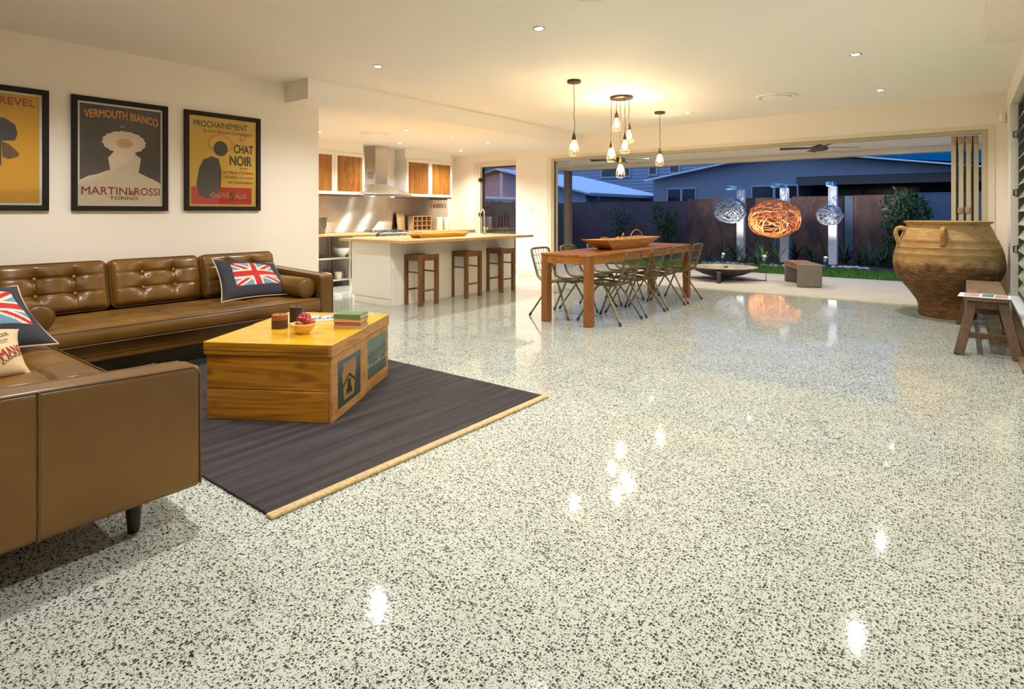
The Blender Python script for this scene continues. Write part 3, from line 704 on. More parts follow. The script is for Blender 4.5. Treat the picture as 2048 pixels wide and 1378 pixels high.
pc = lambda n, c, r=.7: plain('ink_'+n, c, r, var=.03)
ar = lambda u, v: (u, v+.08*(1-((u-.42)/.5)**2)-.05)
gold = pc('gold', (0.743, 0.365, 0.016)); cream = pc('cream', (0.837, 0.675, 0.486)); umber = pc('umber', (0.078, 0.061, 0.046)); orange = pc('orange', (0.783, 0.311, 0.054)); maroon = pc('maroon', (0.297, 0.038, 0.024))
yel = pc('yellow', (0.837, 0.513, 0.074)); charc = pc('charcoal', (0.074, 0.057, 0.041)); dred = pc('brick', (0.446, 0.115, 0.027)); vred = pc('vermilion', (0.648, 0.027, 0.016)); tan = pc('tan', (0.675, 0.392, 0.162)); brown = pc('brown', (0.162, 0.088, 0.041)); slate = pc('slate', (0.061, 0.057, 0.061))
whitepaper = pc('border_white', (0.850, 0.810, 0.675)); darkred = pc('blackred', (0.149, 0.047, 0.034))
poster('golden yellow framed poster cut by the left edge, REVEL in red at its top', .74, 1.54, 1.29, 2.32, whitepaper, gold, [
    ('text', pc('rose', (.34, .075, .05)), [('REVEL', (.61, .955, .90, .965), .018), ('\u00b7', (.55, .57, .925, .938))]),
    ('poly', slate, [[(.40, .60), (.42, .70), (.52, .775), (.66, .775), (.76, .72), (.785, .64), (.76, .575), (.6, .56)], [(.45, .34), (.45, .57), (.63, .57), (.63, .34)]]),
    ('poly', brown, [[(.64, .42), (.63, .56), (.70, .54), (.80, .46), (.79, .43), (.70, .40)], [(.52, .26), (.52, .34), (.58, .34), (.58, .26)]])])
poster('dark brown framed poster reading VERMOUTH BIANCO, middle one of the three', 1.70, 2.49, 1.29, 2.32, whitepaper, umber, [
    ('poly', cream, [ell(.53, .64, .27, .115, 44, .04, 16), [(.0, .0), (.0, .235), (.10, .28), (.2, .30), (.33, .345), (.5, .355), (.68, .345), (.8, .30), (.92, .26), (1, .225), (1, 0)], [(.36, .34), (.33, .47), (.42, .56), (.62, .56), (.74, .48), (.71, .34)]]),
    ('poly', tan, [ell(.53, .63, .10, .05)]),
    ('text', orange, [('VERMOUTH BIANCO', (.05, .965, .845, .925), .02, lambda u, v: (u, v+.035-.16*(u-.42)**2-.0*u))]),
    ('text', maroon, [('MARTINI', (.02, .60, .095, .172), .014), ('ROSSI', (.655, .985, .095, .172), .014), ('&', (.60, .655, .095, .14), .02)]), ('text', pc('plum', (.13, .03, .03)), [('TORINO', (.35, .70, .045, .078), .016)])])
poster('yellow framed poster reading CHAT NOIR with a red band, nearest the kitchen', 2.645, 3.45, 1.295, 2.32, yel, yel, [
    ('poly', vred, [[(.03, .02), (.03, .215), (.93, .215), (.93, .02)]]),
    ('poly', orange, [ell(.45, .71, .19, .105)]), ('poly', yel, [ell(.45, .71, .165, .09)]),
    ('poly', charc, [[(.14, .12), (.10, .24), (.14, .42), (.2, .52), (.32, .56), (.42, .54), (.46, .40), (.45, .2), (.42, .12), (.28, .08)], ell(.45, .655, .105, .085)]),
    ('text', charc, [('PROCHAINEMENT', (.06, .86, .885, .952)), ('CHAT', (.65, .95, .62, .715), .02), ('NOIR', (.59, .93, .475, .585), .02)]),
    ('text', dred, [('la tr\u00e8s illustre Compagnie', (.20, .93, .812, .868)), ('du', (.73, .81, .765, .795)), ('avec', (.74, .86, .432, .452)), ('ses Pi\u00e8ces d\u2019Ombres', (.48, .95, .375, .412)), ('C\u00c9L\u00c8BRES, ses po\u00e8tes', (.48, .95, .315, .355)), ('ses Compositeurs', (.56, .95, .255, .295))]),
    ('text', tan, [('oDoLPHE', (.28, .58, .10, .155)), ('ALIS', (.67, .84, .09, .15))]), ('text', darkred, [('R', (.21, .30, .11, .19)), ('S', (.58, .65, .07, .17))])], bw=.003)
# ------------------------------------------------------------------ island and stools
isl = thing('kitchen_island', 'white kitchen island with an overhanging timber top behind the stools', 'island', (-6.6, 6.6, 0))
def Bi(name, mat, par, *bx, **k): return B(name, mat, *[(x0+6.6, x1+6.6, y0-6.6, y1-6.6, z0, z1) for x0, x1, y0, y1, z0, z1 in bx], parent=par, **k)
Bi('body', M_white, isl, (-6.97, -6.17, 5.28, 7.98, .0, .868), bevel=.003)
Bi('end_panel', M_white, isl, (-6.99, -6.15, 5.255, 5.28, .10, .868), (-6.93, -6.15, 5.262, 5.28, 0, .094), bevel=.002)
Bi('back_panel', M_kit, isl, (-6.17, -6.15, 5.28, 8.0, 0, .868), bevel=.002)
Bi('worktop', M_counter, isl, (-7.12, -5.70, 5.13, 7.95, .87, .908), bevel=.003)
Bi('sink', M_steel, isl, (-6.95, -6.55, 7.0, 7.55, .904, .9095), bevel=.001)
fa = thing('kitchen_tap', 'tall chrome gooseneck tap on the island before the glass door', 'tap', (-6.48, 7.60, .908))
MB().lathe([(0, 0), (.028, 0), (.03, .012), (.022, .03), (.022, .12), (.014, .13), (0, .13)], 20).build('base', M_chrome, fa)
MB().tube(catmull([(0, 0, .12), (0, 0, .30), (-.005, .0, .38), (-.05, .01, .425), (-.10, .02, .38), (-.105, .02, .30)], 6), .013, 12).build('spout', M_chrome, fa)
MB().tube([(.02, 0, .08), (.06, .0, .085), (.075, 0, .12)], .006, 8).build('lever', M_chrome, fa)
tr = thing('dough_tray', 'long yellow wooden dough tray on the kitchen island', 'tray', (-6.31, 6.35, .908))
m = MB()
def trough(m, l, w, lb, wb, h, th, M=None, nz=1):
    O = lambda a, b, z: [(-b/2, -a/2, z), (b/2, -a/2, z), (b/2, a/2, z), (-b/2, a/2, z)]
    vs = O(lb, wb, 0)+O(l, w, h)+O(l-2*th, w-2*th, h)+O(lb-th, wb-th, th)
    m.add(vs, [(3,2,1,0)]+[(i, (i+1) % 4, 4+(i+1) % 4, 4+i) for i in range(4)]+[(4+i, 4+(i+1) % 4, 8+(i+1) % 4, 8+i) for i in range(4)]+[(8+i, 8+(i+1) % 4, 12+(i+1) % 4, 12+i) for i in range(4)]+[(12,13,14,15)], M)
trough(m, 1.12, .25, .94, .19, .062, .014); m.build('trough', M_tray, tr, bevel=.004)
m = MB(); m.box(-.075, .075, -.52, -.50, .012, .058, Matrix.Translation((0, -.02, .0))); 
def stool(label, x, y):
    s = thing('bar_stool', label, 'stool', (x, y, 0), 0, 'timber stools at the island'); a, b, h, t_ = .17, .18, .70, .052
    m = MB(); n = 12
    m.grid(lambda u, v: (lerp(-a, a, u), lerp(-b, b, v), h-.016*(1-(2*u-1)**2)*1.0), n, 2); m.grid(lambda u, v: (lerp(-a, a, u), lerp(-b, b, v), h-.045), n, 2)
    for sgn in (-1, 1): m.grid(lambda u, v: (lerp(-a, a, u), sgn*b, lerp(h-.045, h-.016*(1-(2*u-1)**2), v)), n, 1); m.grid(lambda u, v: (sgn*a, lerp(-b, b, u), lerp(h-.045, h, v)), 2, 1)
    m.build('seat', M_stool, s, merge=.0005)
    for sx in (-1, 1):
        for sy in (-1, 1): B('leg', M_stool, (min(sx*a, sx*(a-t_)), max(sx*a, sx*(a-t_)), min(sy*b, sy*(b-t_)), max(sy*b, sy*(b-t_)), 0, h-.044), parent=s, bevel=.003)
    for sy in (-1, 1):
        MB().tube([(-a+t_-.005, sy*(b-.026), .455), (a-t_+.005, sy*(b-.026), .455)], .011, 8).build('rung', M_stool, s); B('apron', M_stool, (-a+t_, a-t_, sy*(b-.02)-.01, sy*(b-.02)+.01, .615, .656), parent=s)
    for sx in (-1, 1):
        MB().tube([(sx*(a-.026), -b+t_-.005, .205), (sx*(a-.026), b-t_+.005, .205)], .013, 8).build('rung', M_stool, s); B('apron', M_stool, (sx*(a-.02)-.01, sx*(a-.02)+.01, -b+t_, b-t_, .615, .656), parent=s)
stool('brown timber bar stool at the near end of the island', -6.0, 5.68); stool('brown timber bar stool in the middle of the three at the island', -6.02, 6.63); stool('brown timber bar stool at the far end of the island', -6.0, 7.44)
# ------------------------------------------------------------------ bench along the back wall
XBK = -9.15
bn = thing('steel_bench', 'open steel kitchen bench with two shelves and a timber top, left behind the island', 'bench', (-8.82, 5.2, 0))
def Bb(name, mat, *bx, **k): return B(name, mat, *[(x0+8.82, x1+8.82, y0-5.2, y1-5.2, z0, z1) for x0, x1, y0, y1, z0, z1 in bx], parent=bn, **k)
Bb('worktop', M_counter, (-9.13, -8.47, 4.06, 6.94, .872, .908), bevel=.003)
for z in (.10, .475): Bb('shelf', M_steel, (-9.12, -8.52, 4.1, 6.40, z, z+.028), bevel=.004)
for x in (-9.10, -8.53):
    for y in (4.15, 6.36): Bb('leg', M_steel, (x-.018, x+.018, y-.018, y+.018, 0, .872), bevel=.004)
cb = thing('base_cabinet', 'white base cabinets under the far end of the back bench', 'cabinet', (-8.82, 8.7, 0))
B('carcass', M_white, (-.31, .30, -.65, .93, .1, .87), parent=cb, bevel=.003); B('plinth', M_white, (-.31, .25, -.65, .93, 0, .1), parent=cb); B('worktop', M_counter, (-.31, .35, -.65, .94, .872, .908), parent=cb, bevel=.003)
for k in range(3): B('door', M_white, (.30, .318, -.64+.523*k, -.125+.523*k, .11, .86), parent=cb, bevel=.003)
cn = thing('base_cabinet', 'white base cabinet between the steel bench and the cooker', 'cabinet', (-8.82, 6.69, 0))
B('carcass', M_white, (-.31, .30, -.27, .24, .1, .868), parent=cn, bevel=.003); B('plinth', M_white, (-.31, .25, -.27, .24, 0, .1), parent=cn); B('door', M_white, (.30, .318, -.265, .235, .11, .86), parent=cn, bevel=.003)
ck = thing('gas_cooker', 'wide stainless steel gas cooker under the range hood', 'cooker', (-8.80, 7.49, 0))
B('body', M_steel, (-.33, .32, -.53, .53, .06, .895), parent=ck, bevel=.006); B('oven_door', M_pane, (.32, .335, -.48, .48, .2, .74), parent=ck, bevel=.006)
B('control_panel', M_steel, (.32, .35, -.53, .53, .78, .90), parent=ck, bevel=.006); B('plinth', M_dark, (-.3, .27, -.5, .5, 0, .06), parent=ck)
MB().tube([(.35, -.42, .755), (.385, -.42, .755), (.385, .42, .755), (.35, .42, .755)], .01, 8).build('oven_handle', M_chrome, ck)
B('end_cap', M_dark, (.30, .352, -.58, -.53, .868, .90), parent=ck, bevel=.006)
for y in (-.32, 0, .32):
    for x in (-.15, .14):
        b = MB().lathe([(0, 0), (.045, 0), (.04, .018), (0, .02)], 18).build('burner', M_dark, ck); b.location = (x, y, .895)
        m = MB()
        for k in range(4): c, s_ = math.cos(PI/4+k*PI/2), math.sin(PI/4+k*PI/2); m.tube([(c*.025, s_*.025, .042), (c*.11, s_*.11, .042), (c*.125, s_*.125, .0)], .007, 6)
        m.build('pan_support', M_dark, b)
for k in range(6):
    b = MB().cyl((0, 0, 0), .02, .025, 16).build('knob', M_dark, ck, bevel=.003); b.location = (.35, -.42+.168*k, .84); b.rotation_euler = (0, PI/2, 0)
# splashback
sp = B('splashback', M_splash, (XBK, XBK+.012, 4.06, 9.12, .91, 1.60)); tag(sp, 'brushed steel splashback on the wall behind the cooker', 'splashback')
# wall cupboards
def cupboard(label, y0, y1, n, end_w):
    c = thing('wall_cupboard', label, 'cupboard', (XBK, y0, 0), 0, 'wall cupboards with timber fronts'); L = y1-y0; d = .335
    B('carcass', M_white, (0, d, 0, L, 1.60, 2.35), parent=c, bevel=.002); B('bottom_board', M_stool, (0, d, 0, L, 1.575, 1.60), parent=c, bevel=.002); w = L/n
    B('top_filler', M_kit, (0, d-.02, 0, L, 2.35, 2.549), parent=c)
    for k in range(n):
        f = .052; q = (k*w+.003, (k+1)*w-.003)
        dr = B('door', M_white, (d, d+.02, q[0], q[0]+f, 1.605, 2.345), (d, d+.02, q[1]-f, q[1], 1.605, 2.345), (d, d+.02, q[0]+f, q[1]-f, 1.605, 1.605+f), (d, d+.02, q[0]+f, q[1]-f, 2.345-f, 2.345), parent=c, bevel=.002)
        B('timber_panel', M_cabwood, (d+.002, d+.012, q[0]+f, q[1]-f, 1.605+f, 2.345-f), parent=dr)
cupboard('white wall cupboards with timber fronts left of the range hood', 4.3, 6.90, 4, 0); cupboard('white wall cupboards with timber fronts right of the range hood', 7.93, 9.24, 2, 0)
hd = thing('range_hood', 'stainless steel chimney range hood above the cooker', 'range hood', (XBK, 7.35, 0))
B('chimney', M_steel, (.005, .29, -.15, .15, 1.80, 2.549), parent=hd, bevel=.003); m = MB()
for z in (1.93, 1.965, 2.0, 2.035): m.box(.05, .24, -.152, -.149, z, z+.012)
m.build('air_slots', M_dark, hd)
m = MB(); m.hexa([(.005, -.58, 1.63), (.5, -.58, 1.63), (.5, .6, 1.63), (.005, .6, 1.63)], [(.005, -.16, 1.82), (.30, -.16, 1.82), (.30, .16, 1.82), (.005, .16, 1.82)]); m.build('canopy', M_steel, hd, bevel=.004)
B('canopy_edge', M_steel, (.005, .505, -.585, .605, 1.585, 1.632), parent=hd, bevel=.003)
for y in (-.24, .24):
    b = MB().cyl((0, 0, 0), .035, .006, 20).build('hood_light', M_lens, hd); b.location = (.33, y, 1.578)
    lamp('SPOT', (XBK+.33, 7.35+y, 1.57), 30, KIT_COL, angle=120, size=.03)
# things on the bench
jg = thing('metal_jug', 'dark galvanised jug on the bench beside the end of the poster wall', 'jug', (-8.86, 6.00, .908))
MB().lathe([(0, 0), (.075, 0), (.08, .01), (.10, .16), (.115, .27), (.122, .285), (.115, .285), (.095, .16), (.07, .012), (0, .012)], 32).build('shell', plain('dull_zinc', (.20, .18, .15), .4, .7, var=.25), jg)
MB().tube(catmull([(.10, 0, .27), (.16, 0, .24), (.165, 0, .14), (.10, 0, .1)], 6), .008, 8).build('handle', M_bronze, jg)
cr = thing('bottle_crate', 'small wooden crate with square compartments on the bench right of the cooker', 'crate', (-8.93, 8.42, .908)); m = MB()
w, h, d = .52, .30, .16
m.box(-d/2, d/2, -w/2, -w/2+.015, 0, h); m.box(-d/2, d/2, w/2-.015, w/2, 0, h); m.box(-d/2, d/2, -w/2+.015, w/2-.015, 0, .014); m.box(-d/2, d/2, -w/2+.015, w/2-.015, h-.014, h); m.build('box', M_cratewood, cr, bevel=.002)
B('back', M_stool, (-d/2, -d/2+.008, -w/2+.016, w/2-.016, .015, h-.015), parent=cr)  # dark brown back: the deep shade inside the crate is put into its colour
m = MB()
for k in range(1, 4): y = -w/2+w*k/4; m.box(-d/2+.01, d/2-.004, y-.005, y+.005, .014, h-.014)
for k in range(1, 3): z = h*k/3; m.box(-d/2+.01, d/2-.006, -w/2+.015, w/2-.015, z-.005, z+.005)
m.build('dividers', M_cratewood, cr)
cbd = B('cutting_board', M_cratewood, (-.012, .012, -.10, .10, 0, .36), bevel=.006); cbd.location = (-9.05, 8.02, .909); cbd.rotation_euler = (0, -.12, 0); tag(cbd, 'pale wooden cutting board leaning on the splashback beside the crate', 'cutting board')
for y, l in ((8.95, 'white canister nearer the crate on the far bench'), (9.16, 'white canister nearer the corner on the far bench')):
    c = thing('canister', l, 'canister', (-8.9, y, .908), 0, 'white canisters'); MB().lathe([(0, 0), (.075, 0), (.078, .006), (.078, .235), (0, .235)], 28).build('jar', M_ceramic, c, bevel=.002); MB().lathe([(0, .236), (.08, .236), (.08, .262), (.075, .268), (0, .268)], 28).build('lid', M_ceramic, c)
# shelf things
mb = thing('mixing_bowl', 'white bowl with a wooden spoon on the upper shelf of the steel bench', 'bowl', (-8.64, 6.28, .504))
MB().lathe([(0, 0), (.06, 0), (.065, .012), (.13, .085), (.145, .155), (.138, .155), (.12, .085), (.05, .016), (0, .016)], 32).build('shell', M_ceramic, mb); MB().tube([(.02, -.0, .04), (.0, -.11, .19), (.0, -.13, .215)], .011, 8).build('spoon_handle', M_benchwood, mb)
t_ = B('oven_tray', M_dark, (-.2, .2, -.30, .30, 0, .03), bevel=.004); t_.location = (-8.82, 5.72, .504); tag(t_, 'flat dark oven tray on the upper shelf of the steel bench', 'tray')
w_ = B('white_box', M_ceramic, (-.12, .12, -.12, .12, 0, .075), bevel=.01); w_.location = (-8.66, 5.62, .536); tag(w_, 'low white dish on the oven tray at the left', 'dish')
def pot(label, x, y, r, h, mat, lid=True):
    p = thing('cooking_pot', label, 'pot', (x, y, .129), 0, 'pots on the lower shelf'); MB().lathe([(0, 0), (r*.95, 0), (r, .01), (r, h), (r*.96, h), (r*.96, .012), (0, .012)], 28).build('pan', mat, p)
    if lid:
        l = MB().lathe([(0, h+.03), (r*.5, h+.022), (r*1.0, h+.004), (r*1.02, h), (0, h)], 28).build('lid', mat, p); k = MB().lathe([(0, h+.09), (.022, h+.085), (.025, h+.06), (.01, h+.05), (.01, h+.028), (0, h+.028)], 16).build('knob', M_dark, l)
    for s_ in (-1, 1): MB().tube([(0, s_*r, h*.75), (.03, s_*(r+.035), h*.78), (-.03, s_*(r+.035), h*.78), (0, s_*r, h*.75)], .005, 6).build('handle', M_dark, p)
pot('cream enamel pot with a black knob on the lower shelf', -8.66, 5.95, .115, .10, M_enamelw); pot('steel pot at the right end of the lower shelf', -8.70, 6.24, .10, .12, M_steel, False); pot('dark pan in the middle of the lower shelf', -8.86, 6.08, .10, .09, M_bronze, False)
# hanging glasses
for k in range(8):
    x, y = -9.02+.11*(k//4), 8.98+.085*(k % 4)-.12
    g = thing('wine_glass', '%s wine glass in the %s row hanging under the right cupboards' % (('left', 'second', 'third', 'right')[k % 4], ('rear', 'front')[k//4]), 'wine glass', (x, y, 1.574), 0, 'wine glasses under the cupboard')
    MB().lathe([(.032, -.001), (.030, -.004), (.005, -.012), (.004, -.085), (.018, -.10), (.034, -.13), (.036, -.16), (.029, -.195)], 20).build('glass', M_wine, g)
rk = B('glass_rack', M_bronze, (-9.06, -8.86, 8.80, 8.812, 1.555, 1.575), (-9.06, -8.86, 8.885, 8.897, 1.555, 1.575), (-9.06, -8.86, 8.97, 8.982, 1.555, 1.575), (-9.06, -8.86, 9.055, 9.067, 1.555, 1.575), (-9.06, -8.86, 9.14, 9.152, 1.555, 1.575)); tag(rk, 'dark rack of rails under the right wall cupboards holding glasses', 'rack')
# ------------------------------------------------------------------ dining table
tb = thing('dining_table', 'long orange timber dining table under the pendant lights', 'table', (-3.6, 7.13, 0)); hw, hl, zt = .335, 1.5, .805
M_table = wood('table_top_timber', (.24,.075,.012,1), (.36,.13,.024,1), (.46,.185,.04,1), 1, .3, 1.0, 0, coat=.25)
B('tabletop', M_table, (-hw, hw, -hl, hl, zt-.028, zt), parent=tb, bevel=.004)
B('apron', M_table, (-hw+.012, hw-.012, -hl+.01, -hl+.032, zt-.115, zt-.028), (-hw+.012, hw-.012, hl-.032, hl-.01, zt-.115, zt-.028), (hw-.034, hw-.012, -hl+.032, hl-.032, zt-.115, zt-.028), (-hw+.012, -hw+.034, -hl+.032, hl-.032, zt-.115, zt-.028), parent=tb, bevel=.002)
for sx in (-1, 1):
    for sy in (-1, 1):
        x, y = sx*(hw-.05), sy*(hl-.05); B('leg', M_teakleg, (x-.045, x+.045, y-.045, y+.045, 0, zt-.028), parent=tb, bevel=.004)
# trough bowl and dried vine
db = thing('dough_bowl', 'long flared wooden dough bowl on the dining table', 'bowl', (-3.62, 7.12, zt), 0)
m = MB(); O = []
def ring(a, b, z, n=9, curve=.012):
    q = []
    P = [(-b/2, -a/2), (b/2, -a/2), (b/2, a/2), (-b/2, a/2)]
    for i in range(4):
        p0, p1 = P[i], P[(i+1) % 4]
        for k in range(n): s_ = k/n; q.append((lerp(p0[0], p1[0], s_), lerp(p0[1], p1[1], s_), z-curve*math.sin(PI*s_)*(1 if i % 2 else .3)))
    return q
R = [ring(1.0, .20, 0, curve=0), ring(1.32, .30, .075, curve=.004), ring(1.62, .37, .135), ring(1.58, .335, .133), ring(1.28, .26, .075, curve=.004), ring(.96, .16, .022, curve=0)]
N = len(R[0]); vs = sum(R, []); fs = [(k*N+i, k*N+(i+1) % N, (k+1)*N+(i+1) % N, (k+1)*N+i) for k in range(5) for i in range(N)]+[tuple(range(N))[::-1], tuple(range(5*N, 6*N))]
m.add(vs, fs); m.build('bowl', M_bowlwood, db, bevel=.003, ang=30)
random.seed(4)
def vine(label, x, y, z0, pts):
    v = thing('dried_vine', label, 'vine', (x, y, z0), 0, 'dried vines in the dough bowl'); MB().tube(catmull(pts, 6), .006, 6).build('stem', M_bowlwood, v)
vine('curled dried vine looping above the right end of the dough bowl', -3.58, 7.46, zt+.10, [(0, -.22, .0), (.0, -.19, .08), (0, -.06, .135), (0, .10, .10), (0, .16, .02), (0, .05, .03), (0, -.1, .05), (0, -.2, .02)])
vine('twisted dried vine poking up in the middle of the dough bowl', -3.6, 7.02, zt+.10, [(0, -.2, .02), (0, -.1, .05), (0, 0, .045), (0, .04, .085), (0, .06, .09), (0, .09, .03), (0, .2, .02)])
vine('low dried vine over the left end of the dough bowl', -3.66, 6.66, zt+.10, [(0, -.14, .01), (0, -.05, .05), (0, .08, .042), (0, .16, .02)])
# ------------------------------------------------------------------ chairs
def chair(label, loc, rz, first=None):
    if first: return dup(first, loc, rz, label)
    c = thing('dining_chair', label, 'chair', loc, rz, 'wire backed chairs round the dining table')
    w = .195; r = .0135
    prof = [(.235, .445), (.20, .452), (.0, .440), (-.12, .437), (-.185, .452), (-.228, .50), (-.258, .58), (-.297, .70), (-.322, .785)]
    L = [Vector((-w, y, z)) for y, z in prof]; Rr = [Vector((w, y, z)) for y, z in reversed(prof)]
    top = [Vector((math.copysign(w*min(1, abs(math.cos(a)))**.45, math.cos(a)) if abs(math.cos(a)) > 1e-6 else 0, -.322-.014*math.sin(a)**.6, .785+.042*math.sin(a)**.6)) for a in [PI*k/10 for k in range(1, 10)]]
    frm = [Vector((math.copysign(w*abs(math.cos(a))**.45, -math.cos(a)) if abs(math.cos(a)) > 1e-6 else 0, .235+.035*math.sin(a)**.6, .445-.006*math.sin(a)**.6)) for a in [PI*k/10 for k in range(1, 10)]]
    path = list(catmull(L[::1], 4))  # left rail front->top
    path = path+top[::-1]+list(catmull(Rr, 4))+frm[::-1]
    MB().tube(path, r, 8, closed=True).build('frame', M_chair, c)
    m = MB(); pr = catmull([Vector((0, y, z)) for y, z in prof[1:]]+[Vector((0, -.334, .82))], 4)
    for k in range(6):
        x = -w+2*w*(k+.75)/6.5; cut = pr if abs(x) < .13 else pr[:-2]
        m.tube([(x, p.y-.016*(1-(x/w)**2)*(1 if p.z > .5 else 0), p.z-.012*(1-(x/w)**2)*(1 if p.z < .5 else 0)) for p in [Vector((0, .26, .441))]+cut], .0042, 5)
    def at(i): return Vector((0, *prof[i]))
    for y, z, bk in ((.16, .450, 0), (.03, .442, 0), (-.10, .438, 0), (-.250, .555, 1), (-.278, .64, 1), (-.310, .740, 1)):
        m.tube([(x, y-bk*.016*(1-(x/w)**2), z-(1-bk)*.012*(1-(x/w)**2)) for x in [-w+2*w*i/8 for i in range(9)]], .0045, 5)
    m.build('wire_grid', M_wire, c)
    for sx in (-1, 1):
        for fy in (-1, 1):
            foot = Vector((sx*.275, .27 if fy > 0 else -.29, .012)); tp = Vector((sx*.165, .045 if fy > 0 else -.02, .425))
            mid = Vector((sx*.185, .075 if fy > 0 else -.05, .395))
            l = MB().tube(catmull([tp+Vector((-sx*.06, 0, .008)), tp, mid, mid.lerp(foot, .5), foot], 4), .0115, 8).build('leg', M_chair, c)
            d = (foot-mid).normalized(); MB().tube([foot-d*.035, foot+d*.008], .015, 8).build('rubber_foot', M_foot, l)
    m = MB(); m.tube([(-.17, .05, .432), (.17, .05, .432)], .009, 6); m.tube([(-.17, -.02, .432), (.17, -.02, .432)], .009, 6); m.build('cross_bar', M_chair, c)
    return c
nm = ('nearest', 'second', 'third', 'farthest')
c0 = chair('wire backed chair on the right of the dining table, nearest the camera', (-3.335, 6.19, 0), PI/2)
for i, y in enumerate((6.865, 7.53, 8.20)): chair('wire backed chair on the right of the dining table, %s along the row' % nm[i+1], (-3.335, y, 0), PI/2+(.0, -.03, .02)[i], c0)
for i, y in enumerate((6.13, 6.80, 7.50, 8.17)): chair('wire backed chair on the left of the dining table, %s along the row' % nm[i], (-3.965, y, 0), -PI/2+(0, .03, -.02, 0)[i], c0)
# ------------------------------------------------------------------ pendants
def drop(par, x, y, ztop, zb, cage, sway=.006):
    """cord, socket, bulb and wire guard; zb is the bulb's centre height"""
    zs = zb+.075; n = 10; sway = sway*min(1, (ztop-zs)/.4); random.seed(int(abs(x*1000+y*777)))
    MB().tube([(x+random.uniform(-sway, sway)*(0 < k < n), y+random.uniform(-sway, sway)*(0 < k < n), lerp(ztop, zs+.09, k/n)) for k in range(n+1)], .0035, 6).build('cord', M_bronze, par)
    MB().lathe([(0, .10), (.006, .098), (.008, .085), (.018, .06), (.026, .03), (.024, .004), (.016, 0), (0, 0)], 18, Matrix.Translation((x, y, zs))).build('socket', M_socket, par)
    MB().lathe([(0, .078), (.012, .075), (.014, .05), (.026, .030), (.036, 0), (.031, -.026), (.015, -.041), (0, -.044)], 20, Matrix.Translation((x, y, zb))).build('bulb', M_bulb, par)
    m = MB(); r = .062
    for k in range(10):
        a = 2*PI*k/10; q = [(.024, .075), (.038, .04), (.052, 0), (r, -.05), (r*.95, -.075), (r*.72, -.10)] if cage else [(r*.72, -.03), (r*.98, -.05), (r*.96, -.075), (r*.7, -.09)]
        m.tube([(x+s_*math.cos(a), y+s_*math.sin(a), zb+h) for s_, h in q], .0016, 4)
    for s_, h in ((r, -.05), (r*.72, -.10 if cage else -.09)): m.tube([(x+s_*math.cos(2*PI*k/20), y+s_*math.sin(2*PI*k/20), zb+h) for k in range(20)], .002, 4, closed=True)
    m.build('wire_guard', M_hinge, par)
    lamp('POINT', (par.location.x+x, par.location.y+y, par.location.z+zb), PEND_W*(1.5 if cage and abs(x)+abs(y) < .001 else 1), PEND_COL, size=.037)
M_socket = plain('brown_socket', (.16, .085, .03), .45, .3, var=.1)
def single(label, x, y, zb):
    p = thing('pendant_light', label, 'pendant light', (x, y, ZC), 0, 'bare bulb pendants'); MB().lathe([(0, 0), (.078, 0), (.078, -.028), (.07, -.032), (0, -.032)], 32).build('ceiling_rose', M_bronze, p, bevel=.0)
    drop(p, 0, 0, -.03, zb-ZC, True)
single('single pendant bulb on a long cord over the near end of the table', -3.52, 5.70, 2.02); single('single pendant bulb on a cord over the far end of the table', -3.60, 8.25, 2.07)
p = thing('pendant_cluster', 'round plate with five bulbs hanging at different heights over the table', 'pendant light', (-3.53, 6.88, ZC)); MB().lathe([(0, 0), (.150, 0), (.150, -.024), (.142, -.03), (0, -.03)], 48).build('ceiling_plate', M_bronze, p)
Rv = Vector((math.cos(math.radians(37.75)), math.sin(math.radians(37.75)))); Fv = Vector((-Rv.y, Rv.x))
for lat, dep, zb in ((-.045, .10, 2.44), (.105, .03, 2.275), (.03, -.08, 2.13), (-.13, .0, 2.035), (0.0, .06, 1.83)):
    q = Rv*lat+Fv*dep; drop(p, q.x, q.y, -.028, zb-ZC, zb < 2.05)
# ------------------------------------------------------------------ jar, bench
j = thing('clay_jar', 'huge weathered clay jar with lug handles beside the folding doors', 'jar', (-.175, 8.98, 0))
prof = [(0, 0), (.285, 0), (.292, .02), (.290, .07), (.298, .14), (.315, .19), (.355, .25), (.41, .33), (.465, .40), (.52, .485), (.551, .56), (.562, .63), (.560, .70), (.548, .765), (.552, .77), (.545, .785), (.527, .845), (.531, .85), (.522, .865), (.497, .93), (.50, .936), (.485, .955), (.45, 1.05), (.425, 1.10), (.412, 1.125), (.418, 1.135), (.445, 1.15), (.447, 1.168), (.425, 1.172), (.395, 1.155), (.38, 1.12), (.42, 1.04), (.5, .8), (.5, .6), (.3, .2), (0, .1)]
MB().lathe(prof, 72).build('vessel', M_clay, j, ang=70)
for a in (-158, -93, 60):
    a = math.radians(a); d = Vector((math.cos(a), math.sin(a), 0)); m = MB(); q = catmull([d*.44+Vector((0, 0, 1.05)), d*.495+Vector((0, 0, 1.085)), d*.545+Vector((0, 0, 1.06)), d*.55+Vector((0, 0, .99)), d*.51+Vector((0, 0, .90))], 5)
    n = len(q); m.tube(q, [.024+.010*abs(2*i/n-1) for i in range(n)], 10); m.build('lug_handle', M_clay, j)
s = thing('wooden_bench', 'old wooden trestle bench by the right wall in front of the clay jar', 'bench', (.16, 7.55, 0)); zb = .508
B('seat', M_benchtop, (-.15, .15, -.82, .88, zb-.035, zb), parent=s, bevel=.008)
